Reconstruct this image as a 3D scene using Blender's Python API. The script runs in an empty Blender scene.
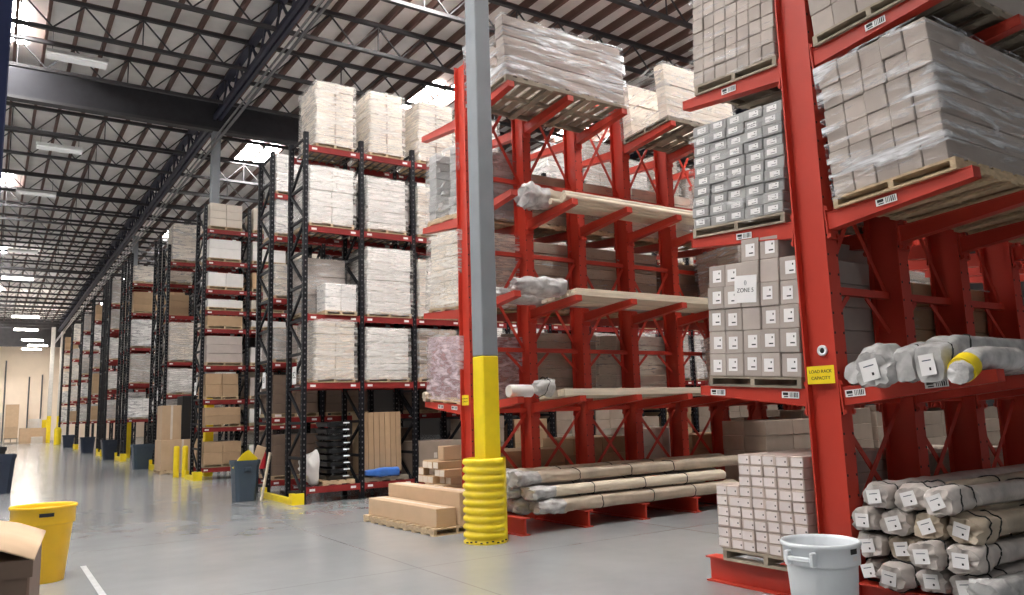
import bpy, math, random
from mathutils import Matrix, Vector, noise
random.seed(7)
rnd = random.uniform
C = bpy.context.scene.collection
PI = math.pi
ORD = ['zeroth', 'first', 'second', 'third', 'fourth', 'fifth', 'sixth', 'seventh', 'eighth', 'ninth', 'tenth', 'eleventh', 'twelfth', 'thirteenth']

# ------------------------------------------------------------------ materials
def nodes(name):
    m = bpy.data.materials.new(name); m.use_nodes = True
    nt = m.node_tree; b = nt.nodes['Principled BSDF']
    return m, nt, b

def mat(name, col, rough=.6, metal=0., var=.12, scale=6., stretch=(1, 1, 1), rvar=0., bump=0., bscale=40., spec=.5, objvar=0.):
    m, nt, b = nodes(name)
    L = nt.links.new
    b.inputs['Roughness'].default_value = rough
    b.inputs['Metallic'].default_value = metal
    b.inputs['Specular IOR Level'].default_value = spec
    tc = nt.nodes.new('ShaderNodeTexCoord'); mp = nt.nodes.new('ShaderNodeMapping')
    mp.inputs['Scale'].default_value = stretch
    L(tc.outputs['Object'], mp.inputs['Vector'])
    n = nt.nodes.new('ShaderNodeTexNoise'); n.inputs['Scale'].default_value = scale; n.inputs['Detail'].default_value = 4
    L(mp.outputs['Vector'], n.inputs['Vector'])
    r = nt.nodes.new('ShaderNodeMapRange'); r.inputs['From Min'].default_value = .25; r.inputs['From Max'].default_value = .75
    r.inputs['To Min'].default_value = 1 - var; r.inputs['To Max'].default_value = 1 + var
    L(n.outputs['Fac'], r.inputs['Value'])
    h = nt.nodes.new('ShaderNodeHueSaturation'); h.inputs['Color'].default_value = (*col, 1)
    if objvar:
        oi = nt.nodes.new('ShaderNodeObjectInfo'); r2 = nt.nodes.new('ShaderNodeMapRange')
        r2.inputs['To Min'].default_value = 1 - objvar; r2.inputs['To Max'].default_value = 1 + objvar
        L(oi.outputs['Random'], r2.inputs['Value'])
        mu = nt.nodes.new('ShaderNodeMath'); mu.operation = 'MULTIPLY'
        L(r.outputs['Result'], mu.inputs[0]); L(r2.outputs['Result'], mu.inputs[1]); L(mu.outputs[0], h.inputs['Value'])
    else:
        L(r.outputs['Result'], h.inputs['Value'])
    L(h.outputs['Color'], b.inputs['Base Color'])
    if rvar:
        r3 = nt.nodes.new('ShaderNodeMapRange'); r3.inputs['To Min'].default_value = max(.02, rough - rvar); r3.inputs['To Max'].default_value = rough + rvar
        L(n.outputs['Fac'], r3.inputs['Value']); L(r3.outputs['Result'], b.inputs['Roughness'])
    if bump:
        n2 = nt.nodes.new('ShaderNodeTexNoise'); n2.inputs['Scale'].default_value = bscale; n2.inputs['Detail'].default_value = 3
        L(mp.outputs['Vector'], n2.inputs['Vector'])
        bp = nt.nodes.new('ShaderNodeBump'); bp.inputs['Strength'].default_value = bump; bp.inputs['Distance'].default_value = .01
        L(n2.outputs['Fac'], bp.inputs['Height']); L(bp.outputs['Normal'], b.inputs['Normal'])
    return m

def film_mat(name, lo, hi, col=(.9, .9, .9), stretch=(1.2, 1.2, 11), scale=2.2, cut=(.38, .68)):
    """stretch film: clear plastic whose milky wrinkles come and go"""
    m, nt, b = nodes(name); L = nt.links.new
    b.inputs['Base Color'].default_value = (*col, 1); b.inputs['Roughness'].default_value = .22
    b.inputs['Specular IOR Level'].default_value = .6
    tc = nt.nodes.new('ShaderNodeTexCoord'); mp = nt.nodes.new('ShaderNodeMapping'); mp.inputs['Scale'].default_value = stretch
    mp.inputs['Rotation'].default_value = (.12, -.1, 0)
    L(tc.outputs['Object'], mp.inputs['Vector'])
    n = nt.nodes.new('ShaderNodeTexNoise'); n.inputs['Scale'].default_value = scale; n.inputs['Detail'].default_value = 6
    n.inputs['Roughness'].default_value = .65; n.inputs['Distortion'].default_value = .6
    L(mp.outputs['Vector'], n.inputs['Vector'])
    r = nt.nodes.new('ShaderNodeMapRange'); r.inputs['From Min'].default_value = cut[0]; r.inputs['From Max'].default_value = cut[1]
    r.inputs['To Min'].default_value = lo; r.inputs['To Max'].default_value = hi
    L(n.outputs['Fac'], r.inputs['Value'])
    bp = nt.nodes.new('ShaderNodeBump'); bp.inputs['Strength'].default_value = .55; bp.inputs['Distance'].default_value = .02
    L(n.outputs['Fac'], bp.inputs['Height']); L(bp.outputs['Normal'], b.inputs['Normal'])
    t = nt.nodes.new('ShaderNodeBsdfTransparent'); mx = nt.nodes.new('ShaderNodeMixShader')
    L(r.outputs['Result'], mx.inputs['Fac']); L(t.outputs[0], mx.inputs[1]); L(b.outputs[0], mx.inputs[2])
    L(mx.outputs[0], nt.nodes['Material Output'].inputs['Surface'])
    return m

def emit(name, col, s):
    m, nt, b = nodes(name)
    b.inputs['Base Color'].default_value = (.6, .6, .6, 1)
    b.inputs['Emission Color'].default_value = (*col, 1); b.inputs['Emission Strength'].default_value = s
    return m

M = {}
M['red'] = mat('red_rack_paint', (.52, .044, .024), .42, var=.1, scale=2.5, rvar=.08, bump=.05)
M['beam'] = mat('dull_red_beam_paint', (.24, .02, .018), .55, var=.2, spec=.3)
M['black'] = mat('black_rack_paint', (.007, .007, .010), .55, var=.25, scale=9, spec=.22)
M['blue'] = mat('dark_blue_rack_paint', (.02, .03, .11), .45)
M['yellow'] = mat('safety_yellow', (.88, .66, .012), .42, var=.08, scale=5, bump=.04)
M['ybin'] = mat('yellow_plastic', (.90, .53, .005), .4, var=.05)
M['grey'] = mat('grey_column_paint', (.23, .25, .27), .5, var=.08, scale=3)
M['palepaint'] = mat('pale_column_paint', (.55, .52, .48), .6)  # grey column paint lightened to carry the light on the far columns
M['steel'] = mat('dark_roof_steel', (.036, .033, .036), .55, var=.25, scale=3)
M['bluesteel'] = mat('bluish_girder_steel', (.028, .03, .055), .5, var=.25, scale=3)
M['curtain'] = mat('grey_draft_curtain', (.045, .045, .05), .9, var=.1, spec=.1)
M['purlin'] = mat('brown_roof_purlin', (.15, .085, .07), .8, var=.3, scale=3, stretch=(4, .5, 4))
M['deck'] = mat('pale_roof_deck', (.88, .85, .82), .8, var=.08, scale=2)
M['wallbeige'] = mat('beige_painted_wall', (.84, .70, .56), .75, var=.05, scale=1)
M['wallgrey'] = mat('dim_grey_wall', (.045, .04, .04), .8, var=.05)
M['pipe'] = mat('galvanised_pipe', (.16, .16, .165), .4, .7)
M['wood'] = mat('pallet_wood', (.50, .37, .23), .8, var=.25, scale=5, stretch=(3, 3, 8), objvar=.2)
M['woodgrey'] = mat('weathered_pallet_wood', (.30, .25, .19), .85, var=.3, scale=5, objvar=.25)
M['board'] = mat('pale_sawn_board', (.66, .57, .44), .7, var=.15, scale=4, stretch=(.6, 6, 6), objvar=.12)
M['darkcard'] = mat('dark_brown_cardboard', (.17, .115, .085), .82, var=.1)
M['kraft'] = mat('kraft_cardboard', (.43, .285, .165), .82, var=.08, scale=5, objvar=.14)
M['tan'] = mat('tan_cardboard', (.55, .385, .245), .82, var=.06, scale=4, objvar=.08)
M['dull'] = mat('dull_brown_cardboard', (.33, .255, .20), .82, var=.1, scale=5, objvar=.16)
M['greycard'] = mat('grey_brown_cardboard', (.42, .36, .322), .8, var=.08, scale=6, objvar=.14)
M['coolcard'] = mat('cool_grey_cardboard', (.33, .325, .32), .75, var=.1, scale=6, objvar=.16)
M['pinkcard'] = mat('pinkish_cardboard', (.52, .42, .37), .8, var=.08, scale=6, objvar=.12)
M['pale'] = mat('pale_carton', (.66, .585, .50), .75, var=.07, scale=5, objvar=.1)
M['white'] = mat('white_carton', (.74, .71, .68), .7, var=.06, scale=5, objvar=.08)
M['maroon'] = mat('maroon_carton', (.30, .15, .15), .6, var=.25, scale=4, objvar=.3)
M['label'] = mat('white_paper_label', (.82, .80, .79), .7, var=.03)
M['pinklabel'] = mat('pale_pink_label', (.74, .66, .635), .7, var=.06, objvar=.08)
M['ink'] = mat('black_ink', (.02, .02, .02), .7)
M['redink'] = mat('red_ink', (.6, .04, .03), .7)
M['strap'] = mat('black_strapping', (.012, .012, .012), .45)
M['wrap'] = mat('crumpled_poly_wrap', (.50, .45, .415), .36, var=.3, scale=7, bump=.5, bscale=16, objvar=.14)
M['wrapgrey'] = mat('crumpled_grey_poly', (.50, .49, .48), .27, var=.35, scale=9, bump=.8, bscale=15, objvar=.15)
M['paperwrap'] = mat('brown_paper_wrap', (.45, .37, .28), .6, var=.2, scale=4, bump=.3, bscale=12, objvar=.15)
M['whiteplastic'] = mat('white_bin_plastic', (.80, .84, .87), .42, var=.05, scale=4)
M['greyplastic'] = mat('slate_bin_plastic', (.045, .068, .095), .5, var=.08)
M['navyplastic'] = mat('navy_bin_plastic', (.02, .03, .055), .45, var=.1)
M['blackplastic'] = mat('black_plastic', (.012, .012, .014), .4)
M['bluewrap'] = mat('blue_poly_wrap', (.05, .17, .55), .35, var=.2, bump=.5, bscale=14)
M['redplastic'] = mat('red_extinguisher_paint', (.45, .02, .03), .35)
M['fixture'] = emit('fluorescent_diffuser', (1, .97, .92), .1)
M['fixhot'] = emit('bright_fluorescent_diffuser', (1, .975, .94), 16.)
M['fixfar'] = emit('far_fluorescent_diffuser', (1, .93, .84), 40.)
M['housing'] = mat('fixture_housing', (.6, .6, .58), .5)
M['sky'] = emit('skylight_dome', (1, .985, .97), 30.)
M['line'] = mat('white_floor_paint', (.42, .43, .43), .45, var=.3, scale=20)
M['film'] = film_mat('milky_stretch_film', .1, .75, col=(.86, .83, .79), cut=(.4, .7))
M['filmlow'] = film_mat('clear_stretch_film', .0, .7, cut=(.54, .76))
M['filmside'] = film_mat('hazy_stretch_film', .04, .6, col=(.85, .84, .83), cut=(.44, .72), stretch=(1.2, 1.2, 6))
M['filmshine'] = film_mat('shiny_patchy_stretch_film', .0, .9, col=(.86, .88, .92), cut=(.47, .66), stretch=(.7, .7, 6), scale=2.)
M['filmpink'] = film_mat('pinkish_stretch_film', .15, .9, col=(.75, .62, .66), cut=(.38, .66), stretch=(2, 2, 7))

def concrete():
    m, nt, b = nodes('polished_concrete'); L = nt.links.new
    tc = nt.nodes.new('ShaderNodeTexCoord')
    n = nt.nodes.new('ShaderNodeTexNoise'); n.inputs['Scale'].default_value = .55; n.inputs['Detail'].default_value = 8; n.inputs['Roughness'].default_value = .62
    L(tc.outputs['Object'], n.inputs['Vector'])
    cr = nt.nodes.new('ShaderNodeValToRGB')
    cr.color_ramp.elements[0].position = .3; cr.color_ramp.elements[0].color = (.25, .26, .265, 1)
    cr.color_ramp.elements[1].position = .72; cr.color_ramp.elements[1].color = (.33, .335, .335, 1)
    L(n.outputs['Fac'], cr.inputs['Fac'])
    br = nt.nodes.new('ShaderNodeTexBrick'); br.inputs['Scale'].default_value = 1.; br.offset = 0
    br.inputs['Brick Width'].default_value = 3.6; br.inputs['Row Height'].default_value = 3.6; br.inputs['Mortar Size'].default_value = .008
    br.inputs['Color1'].default_value = br.inputs['Color2'].default_value = (1, 1, 1, 1); br.inputs['Mortar'].default_value = (.72, .72, .72, 1)
    L(tc.outputs['Object'], br.inputs['Vector'])
    mx = nt.nodes.new('ShaderNodeMix'); mx.data_type = 'RGBA'; mx.blend_type = 'MULTIPLY'; mx.inputs['Factor'].default_value = 1.
    L(cr.outputs['Color'], mx.inputs['A']); L(br.outputs['Color'], mx.inputs['B'])
    L(mx.outputs['Result'], b.inputs['Base Color'])
    n2 = nt.nodes.new('ShaderNodeTexNoise'); n2.inputs['Scale'].default_value = 2.3; n2.inputs['Detail'].default_value = 6
    L(tc.outputs['Object'], n2.inputs['Vector'])
    r = nt.nodes.new('ShaderNodeMapRange'); r.inputs['To Min'].default_value = .1; r.inputs['To Max'].default_value = .26
    L(n2.outputs['Fac'], r.inputs['Value']); L(r.outputs['Result'], b.inputs['Roughness'])
    b.inputs['Specular IOR Level'].default_value = .62
    return m
M['floor'] = concrete()

# ------------------------------------------------------------------ mesh builder
class MB:
    def __init__(s): s.v = []; s.f = []; s.mi = []; s.sm = []; s.mats = []
    def slot(s, m):
        if m not in s.mats: s.mats.append(m)
        return s.mats.index(m)
    def add(s, vs, fs, m, smooth=False, mx=None):
        o = len(s.v); k = s.slot(m)
        s.v += [tuple(mx @ Vector(v)) for v in vs] if mx else [tuple(v) for v in vs]
        for f in fs: s.f.append([o + i for i in f]); s.mi.append(k); s.sm.append(smooth)
    def box(s, x0, x1, y0, y1, z0, z1, m, mx=None):
        s.add([(x0, y0, z0), (x1, y0, z0), (x1, y1, z0), (x0, y1, z0), (x0, y0, z1), (x1, y0, z1), (x1, y1, z1), (x0, y1, z1)],
              [(0, 3, 2, 1), (4, 5, 6, 7), (0, 1, 5, 4), (1, 2, 6, 5), (2, 3, 7, 6), (3, 0, 4, 7)], m, False, mx)
    def cbox(s, x0, x1, y0, y1, z0, z1, b, m, mx=None):
        vs = []; idx = {}
        for i, x in enumerate((x0, x1)):
            for j, y in enumerate((y0, y1)):
                for k, z in enumerate((z0, z1)):
                    dx, dy, dz = b * (1 - 2 * i), b * (1 - 2 * j), b * (1 - 2 * k)
                    for a, p in enumerate(((x, y + dy, z + dz), (x + dx, y, z + dz), (x + dx, y + dy, z))):
                        idx[i, j, k, a] = len(vs); vs.append(p)
        fs = []
        q = lambda *t: fs.append([idx[u] for u in t])
        for i in (0, 1):
            q((i, 0, 0, 0), (i, 1, 0, 0), (i, 1, 1, 0), (i, 0, 1, 0)); q((0, i, 0, 1), (1, i, 0, 1), (1, i, 1, 1), (0, i, 1, 1)); q((0, 0, i, 2), (1, 0, i, 2), (1, 1, i, 2), (0, 1, i, 2))
            for j in (0, 1):
                q((i, j, 0, 0), (i, j, 1, 0), (i, j, 1, 1), (i, j, 0, 1)); q((i, 0, j, 0), (i, 1, j, 0), (i, 1, j, 2), (i, 0, j, 2)); q((0, i, j, 1), (1, i, j, 1), (1, i, j, 2), (0, i, j, 2))
                for k in (0, 1): q((i, j, k, 0), (i, j, k, 1), (i, j, k, 2))
        c = Vector(((x0 + x1) / 2, (y0 + y1) / 2, (z0 + z1) / 2))
        for f in fs:
            p = [Vector(vs[i]) for i in f]; n = (p[1] - p[0]).cross(p[2] - p[0])
            if n.dot(sum(p, Vector()) / len(p) - c) < 0: f.reverse()
        s.add(vs, fs, m, False, mx)
    def bar(s, a, b, w, h, m, up=(0, 0, 1), mx=None):
        a, b = Vector(a), Vector(b); d = (b - a).normalized(); u = Vector(up)
        if abs(d.dot(u)) > .99: u = Vector((0, 1, 0))
        x = d.cross(u).normalized() * (w / 2); y = x.cross(d).normalized() * (h / 2)
        vs = [p + sx * x + sy * y for p in (a, b) for sx, sy in ((-1, -1), (1, -1), (1, 1), (-1, 1))]
        s.add(vs, [(0, 1, 2, 3), (7, 6, 5, 4), (0, 4, 5, 1), (1, 5, 6, 2), (2, 6, 7, 3), (3, 7, 4, 0)], m, False, mx)
    def loft(s, secs, m, smooth=True, caps=(True, True), mx=None):
        n = len(secs[0]); vs = [p for q in secs for p in q]; fs = []
        for i in range(len(secs) - 1):
            for j in range(n):
                k = (j + 1) % n
                fs.append((i * n + j, i * n + k, (i + 1) * n + k, (i + 1) * n + j))
        s.add(vs, fs, m, smooth, mx)
        if caps[0]: s.add(secs[0], [tuple(range(n))[::-1]], m, False, mx)
        if caps[1]: s.add(secs[-1], [tuple(range(n))], m, False, mx)
    def tube(s, pts, r, m, n=8, mx=None):
        secs = []
        pts = [Vector(p) for p in pts]
        for i, p in enumerate(pts):
            d = (pts[min(i + 1, len(pts) - 1)] - pts[max(i - 1, 0)]).normalized()
            u = Vector((0, 0, 1)) if abs(d.z) < .9 else Vector((1, 0, 0))
            x = d.cross(u).normalized(); y = d.cross(x).normalized()
            secs.append([p + r * (math.cos(t * 2 * PI / n) * x + math.sin(t * 2 * PI / n) * y) for t in range(n)])
        s.loft(secs, m, True, (True, True), mx)
    def lathe(s, prof, m, n=32, mx=None, cap=True):
        secs = [[(r * math.cos(t * 2 * PI / n), r * math.sin(t * 2 * PI / n), z) for t in range(n)] for r, z in prof]
        s.loft(secs, m, True, (cap, cap), mx)
    def prism(s, pts, x0, x1, m, mx=None):
        """outline in (y,z) pushed from x0 to x1"""
        n = len(pts)
        vs = [(x0, y, z) for y, z in pts] + [(x1, y, z) for y, z in pts]
        s.add(vs, [tuple(range(n))[::-1], tuple(range(n, 2 * n))] + [(i, (i + 1) % n, n + (i + 1) % n, n + i) for i in range(n)], m, False, mx)
    def mesh(s, name):
        me = bpy.data.meshes.new(name); me.from_pydata(s.v, [], s.f)
        for m in s.mats: me.materials.append(M[m])
        me.polygons.foreach_set('material_index', s.mi); me.polygons.foreach_set('use_smooth', s.sm)
        me.update()
        return me
    def build(s, name, parent=None, mx=None):
        return link(name, s.mesh(name), parent, mx)

def link(name, me, parent=None, mx=None):
    o = bpy.data.objects.new(name, me); C.objects.link(o)
    if parent: o.parent = parent
    if mx is not None: o.matrix_local = mx
    return o
def T(x, y, z): return Matrix.Translation((x, y, z))
def RZ(a): return Matrix.Rotation(a, 4, 'Z')
def RX(a): return Matrix.Rotation(a, 4, 'X')
NTH = ORD[1:] + ['fourteenth', 'fifteenth', 'sixteenth', 'seventeenth', 'eighteenth', 'nineteenth', 'twentieth']
def tag(o, label, cat, group=None, kind=None):
    o['label'] = label; o['category'] = cat
    if group: o['group'] = group
    if kind: o['kind'] = kind
    return o
def thing(name, label, cat, mx=None, group=None):
    o = bpy.data.objects.new(name, None); C.objects.link(o)
    if mx is not None: o.matrix_world = mx
    return tag(o, label, cat, group)
def struct(name, mb, parent=None, mx=None):
    o = mb.build(name, parent, mx); o['kind'] = 'structure'; return o
_cache = {}
def cmesh(key, fn):
    if key not in _cache: _cache[key] = fn()
    return _cache[key]
def text_mesh(txt, size, m, key=None):
    cu = bpy.data.curves.new('lettering', 'FONT'); cu.body = txt; cu.size = size; cu.align_x = 'CENTER'; cu.align_y = 'CENTER'; cu.extrude = .0008
    ob = bpy.data.objects.new('lettering', cu); C.objects.link(ob)
    bpy.context.view_layer.update()
    me = bpy.data.meshes.new_from_object(ob); bpy.data.objects.remove(ob); bpy.data.curves.remove(cu)
    me.materials.clear(); me.materials.append(M[m]); return me
# text lying in XY -> stands on a wall that faces -X (reads towards -Y) / faces -Y (reads towards +X)
FACE_NX = Matrix(((0, 0, -1, 0), (-1, 0, 0, 0), (0, 1, 0, 0), (0, 0, 0, 1)))
FACE_NY = Matrix(((1, 0, 0, 0), (0, 0, -1, 0), (0, 1, 0, 0), (0, 0, 0, 1)))

# ------------------------------------------------------------------ camera
yaw, pitch, roll, F, H = .5881117, .1435432, .0297547, 782.835, 1.5
f = Vector((math.sin(yaw) * math.cos(pitch), math.cos(yaw) * math.cos(pitch), math.sin(pitch)))
r0 = Vector((math.cos(yaw), -math.sin(yaw), 0)); d0 = f.cross(r0)
r = math.cos(roll) * r0 + math.sin(roll) * d0; d = -math.sin(roll) * r0 + math.cos(roll) * d0
cam = bpy.data.cameras.new('camera'); co = bpy.data.objects.new('camera', cam); C.objects.link(co)
cam.sensor_width = 36; cam.lens = F / 1024 * 36; cam.clip_end = 300; cam.clip_start = .05
co.matrix_world = Matrix(((r.x, -d.x, -f.x, 0), (r.y, -d.y, -f.y, 0), (r.z, -d.z, -f.z, H), (0, 0, 0, 1)))
bpy.context.scene.camera = co

# ------------------------------------------------------------------ building
XL, XR, YB, YF = -14., 26., -10., 87.
ZD = 11.0
b = MB(); b.box(XL, XR, YB, YF, -.12, 0, 'floor'); struct('floor', b)
b = MB(); b.box(XL, XR, YB, YF, ZD, ZD + .15, 'deck'); ceil = struct('ceiling', b)
b = MB(); b.box(XL - .2, XR + .2, YF, YF + .2, 0, ZD + .15, 'wallbeige'); struct('wall_far', b)
b = MB(); b.box(XR, XR + .2, YB, YF, 0, ZD + .15, 'wallgrey'); struct('wall_right', b)
b = MB(); b.box(XL - .2, XL, YB, YF, 0, ZD + .15, 'wallgrey'); struct('wall_left', b)
b = MB(); b.box(.895, .95, 7.0, 9.75, 0, .002, 'line'); struct('floor_marking', b)
# purlins run along the aisle
pm = MB(); pm.box(-.035, .035, 6, YF, ZD - .2, ZD - .003, 'purlin'); pm = pm.mesh('purlin')
x = XL + .4
while x < XR:
    o = link('ceiling_purlin', pm, None, T(x, 0, 0)); o['kind'] = 'structure'; x += .62
# open web joists across
ZB, ZT = 10.05, 10.76
b = MB(); n = int((XR - XL - .2) / 1.2)
b.box(XL + .1, XR - .1, -.05, .05, ZB - .05, ZB + .03, 'steel'); b.box(XL + .1, XR - .1, -.05, .05, ZT - .05, ZT + .03, 'steel'); b.box(XL + .1, XR - .1, -.07, .07, ZT + .032, ZT + .037, 'purlin')
for i in range(n):
    x0 = XL + .3 + i * 1.2
    b.bar((x0, 0, ZB + .031), (x0 + .6, 0, ZT - .051), .03, .03, 'steel'); b.bar((x0 + .6, 0, ZT - .051), (x0 + 1.2, 0, ZB + .031), .03, .03, 'steel')
    if i % 2: b.bar((x0 + .6, 0, ZB + .031), (x0 + .6, 0, ZT - .051), .025, .025, 'steel')
jm = b.mesh('roof_joist')
y = 22.4 - 2.4 * 6 + 1.2
while y < YF - 1:
    o = link('roof_joist', jm, None, T(0, y, 0)); o['kind'] = 'structure'; y += 2.4
# girder trusses along the aisle over the column lines
for gx in (4.97, -9.5, 19.4):
    b = MB(); z0, z1 = 10.0, 10.9 - .2
    for dx in (-.07, .07):
        b.bar((gx + dx, 6, z0), (gx + dx, YF - .1, z0), .09, .13, 'bluesteel')
    b.bar((gx, 6, z1 + .03), (gx, YF - .1, z1 + .03), .2, .06, 'bluesteel')
    k = 0; yy = 6.2
    while yy < YF - 1.6:
        b.bar((gx, yy, z0), (gx, yy + .6, z1), .05, .05, 'bluesteel'); b.bar((gx, yy + .6, z1), (gx, yy + 1.2, z0), .05, .05, 'bluesteel'); yy += 1.2
    struct('roof_girder', b)
b = MB(); b.box(XL + .05, XR - .05, 22.32, 22.46, 9.68, 10.45, 'curtain'); b.box(XL + .05, XR - .05, 22.26, 22.52, 9.6, 9.678, 'steel'); struct('roof_draft_curtain', b)
b = MB(); b.box(XL + .05, XR - .05, 82.9, 83.05, 8.5, 10.9, 'steel'); struct('roof_draft_curtain', b)
# conduit runs beside the girder
for cx, cz, rr in ((4.72, 8.9, .035), (4.62, 8.93, .025)):
    b = MB(); b.tube([(cx, 7, cz), (cx, YF - .05, cz)], rr, 'pipe'); tag(b.build('ceiling_conduit'), 'thicker steel conduit hung along the column line under the roof' if rr > .03 else 'thin steel conduit hung beside the thicker one under the roof', 'conduit')
# skylights
sk = MB(); sk.box(-.55, .55, -1.1, 1.1, ZD - .03, ZD - .004, 'sky'); sk = sk.mesh('skylight')
for sx, sys_ in ((-.3, (6.6, 21, 35.5, 50, 64.5, 79)), (7.5, (13.2, 27.6, 42, 56.4, 71)), (-7.5, (6.6, 21, 35.5, 50, 64.5, 79)), (10.6, (5.5, 20.1, 34.5)), (16.5, (8, 20, 34)), (3.6, (9.5,))):
    for sy in sys_:
        o = link('skylight', sk, None, T(sx, sy, 0)); o['kind'] = 'structure'
# strip lights
def strip_light(x, y, z, L, hot, label):
    t = thing('strip_light', label, 'light', T(x, y, z), 'strip lights hung under the roof')
    a = MB(); hw = .06 if hot else .17; a.prism([(-hw, .0), (hw, .0), (hw * .6, .1), (-hw * .6, .1)], -L / 2, L / 2, 'housing'); a.build('housing', t)
    a = MB(); a.box(-L / 2 + .02, L / 2 - .02, -.15, .15, -.05, -.003, ('fixture', 'fixhot', 'fixfar')[hot]); a.build('diffuser', t)
    for k in (-1, 1):
        a = MB(); a.bar((k * L * .4, 0, .1), (k * L * .4, 0, ZB - .05 - z), .012, .012, 'steel'); a.build('hanger', t)

# building columns
def building_column(x, y, label, yellow=2.16, w=.22, dd=.25, top=9.6, paint='grey'):
    t = thing('building_column', label, 'column', T(x, y, 0))
    b = MB(); b.cbox(-w / 2, w / 2, -dd / 2, dd / 2, yellow, top, .012, paint); b.build('upper_shaft', t)
    b = MB(); b.cbox(-w / 2, w / 2, -dd / 2, dd / 2, .0, yellow - .001, .012, 'yellow'); b.build('lower_shaft', t)['label'] = 'yellow painted lower shaft'
    return t
building_column(4.97, 8.075, 'grey building column with yellow lower part and ribbed guard at its foot')
building_column(4.97, 22.42, 'building column with yellow foot behind the second black rack row')
building_column(4.97, 37.2, 'building column standing beyond the fourth black rack row')
building_column(4.17, 76., 'pale building column rising nearer to the aisle before the far wall', 2.2, .3, .3, 9.6, 'palepaint')
building_column(5.1, 79.5, 'pale building column rising nearer to the racks before the far wall', 2.2, .3, .3, 9.6, 'palepaint')
# ribbed sleeve
t = thing('column_guard', 'ribbed yellow plastic guard around the foot of the grey column', 'guard', T(4.92, 8.07, 0))
prof = [(.262, 0), (.262, .02)]
for i in range(10):
    z = .03 + i * .092
    prof += [(.236, z + .008), (.236, z + .022), (.262, z + .04), (.266, z + .06), (.258, z + .082)]
prof += [(.25, .955), (.225, .96), (.19, .955), (.19, .9)]
b = MB()
secs = []
for rr, z in prof:
    ring = []
    for q in range(40):
        a = q * 2 * PI / 40
        c = math.cos(a - math.radians(-38))
        R = rr if c < .9 else .262
        R = min(R, .245 / max(c, .3)) if c > .9 else R
        ring.append((R * math.cos(a), R * math.sin(a), z))
    secs.append(ring)
b.loft(secs, 'yellow', True, (True, False)); b.build('ribbed_shell', t)
b = MB()
for k in range(9):
    a = math.radians(185 + k * 14); b.box(-.012, .012, -.012, .002, -.006, .006, 'ink', T(.264 * math.cos(a), .264 * math.sin(a), .02 + .008 * (k % 3)) @ RZ(a + PI / 2))
b.build('scuff_marks', t)

# ------------------------------------------------------------------ generic cartons, pallets, film
def carton_mesh(sx, sy, sz, m, tape=False):
    def fn():
        b = MB(); e = min(.006, sz * .06); b.cbox(-sx / 2, sx / 2, -sy / 2, sy / 2, 0, sz, e, m)
        if tape: b.box(-sx / 2 - .001, sx / 2 + .001, -.025, .025, sz - .001, sz + .001, 'pale')
        return b.mesh('carton')
    return cmesh(('carton', round(sx, 3), round(sy, 3), round(sz, 3), m, tape), fn)

def pallet_parts(x0, x1, y0, y1, h, m, parent, mx=None, run='x'):
    """wooden pallet: deck boards, stringers that run along 'run', bottom boards - one mesh per part"""
    def B(b, u0, u1, v0, v1, z0, z1):
        if run == 'x': b.box(u0, u1, v0, v1, z0, z1, m)
        else: b.box(v0, v1, u0, u1, z0, z1, m)
    (a0, a1), (c0, c1) = ((x0, x1), (y0, y1)) if run == 'x' else ((y0, y1), (x0, x1))
    t = h * .2; w = .04
    b = MB(); n = max(4, int((a1 - a0) / .17))
    for i in range(n):
        u = a0 + (a1 - a0) * i / n; B(b, u, u + (a1 - a0) / n * .66 if i < n - 1 else a1, c0, c1, h - t, h)
    b.build('top_deck', parent, mx)
    for c in (c0, (c0 + c1 - w) / 2, c1 - w):
        b = MB(); B(b, a0, a1, c, c + w, t + .0005, h - t - .0005); b.build('stringer', parent, mx)
    b = MB(); n = max(3, int((a1 - a0) / .22))
    for i in range(n):
        u = a0 + (a1 - a0 - .1) * i / (n - 1); B(b, u, u + .1, c0, c1, 0, t)
    b.build('bottom_deck', parent, mx)

def pallet_mesh(sx, sy, h, m):
    def fn():
        b = MB(); t = h * .2; w = .05; n = 7
        if sx > 1.3 * sy:
            n = int(sx / .17)
            for i in range(n):
                x = -sx / 2 + sx * i / n; b.box(x, x + sx / n * .62, -sy / 2, sy / 2, h - t, h, m)
            for c in (-sy / 2, -w / 2, sy / 2 - w): b.box(-sx / 2, sx / 2, c, c + w, t, h - t, m)
            for k in range(4):
                x = -sx / 2 + (sx - .1) * k / 3; b.box(x, x + .1, -sy / 2, sy / 2, 0, t, m)
            return b.mesh('pallet')
        for i in range(n):
            y = -sy / 2 + sy * i / n; b.box(-sx / 2, sx / 2, y, y + sy / n * .8, h - t, h, m)
        for c in (-sx / 2, -w / 2, sx / 2 - w): b.box(c, c + w, -sy / 2, sy / 2, t, h - t, m)
        for y in (-sy / 2, -.05, sy / 2 - .1): b.box(-sx / 2, sx / 2, y, y + .1, 0, t, m)
        return b.mesh('pallet')
    return cmesh(('pallet', round(sx, 2), round(sy, 2), round(h, 2), m), fn)

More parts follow.
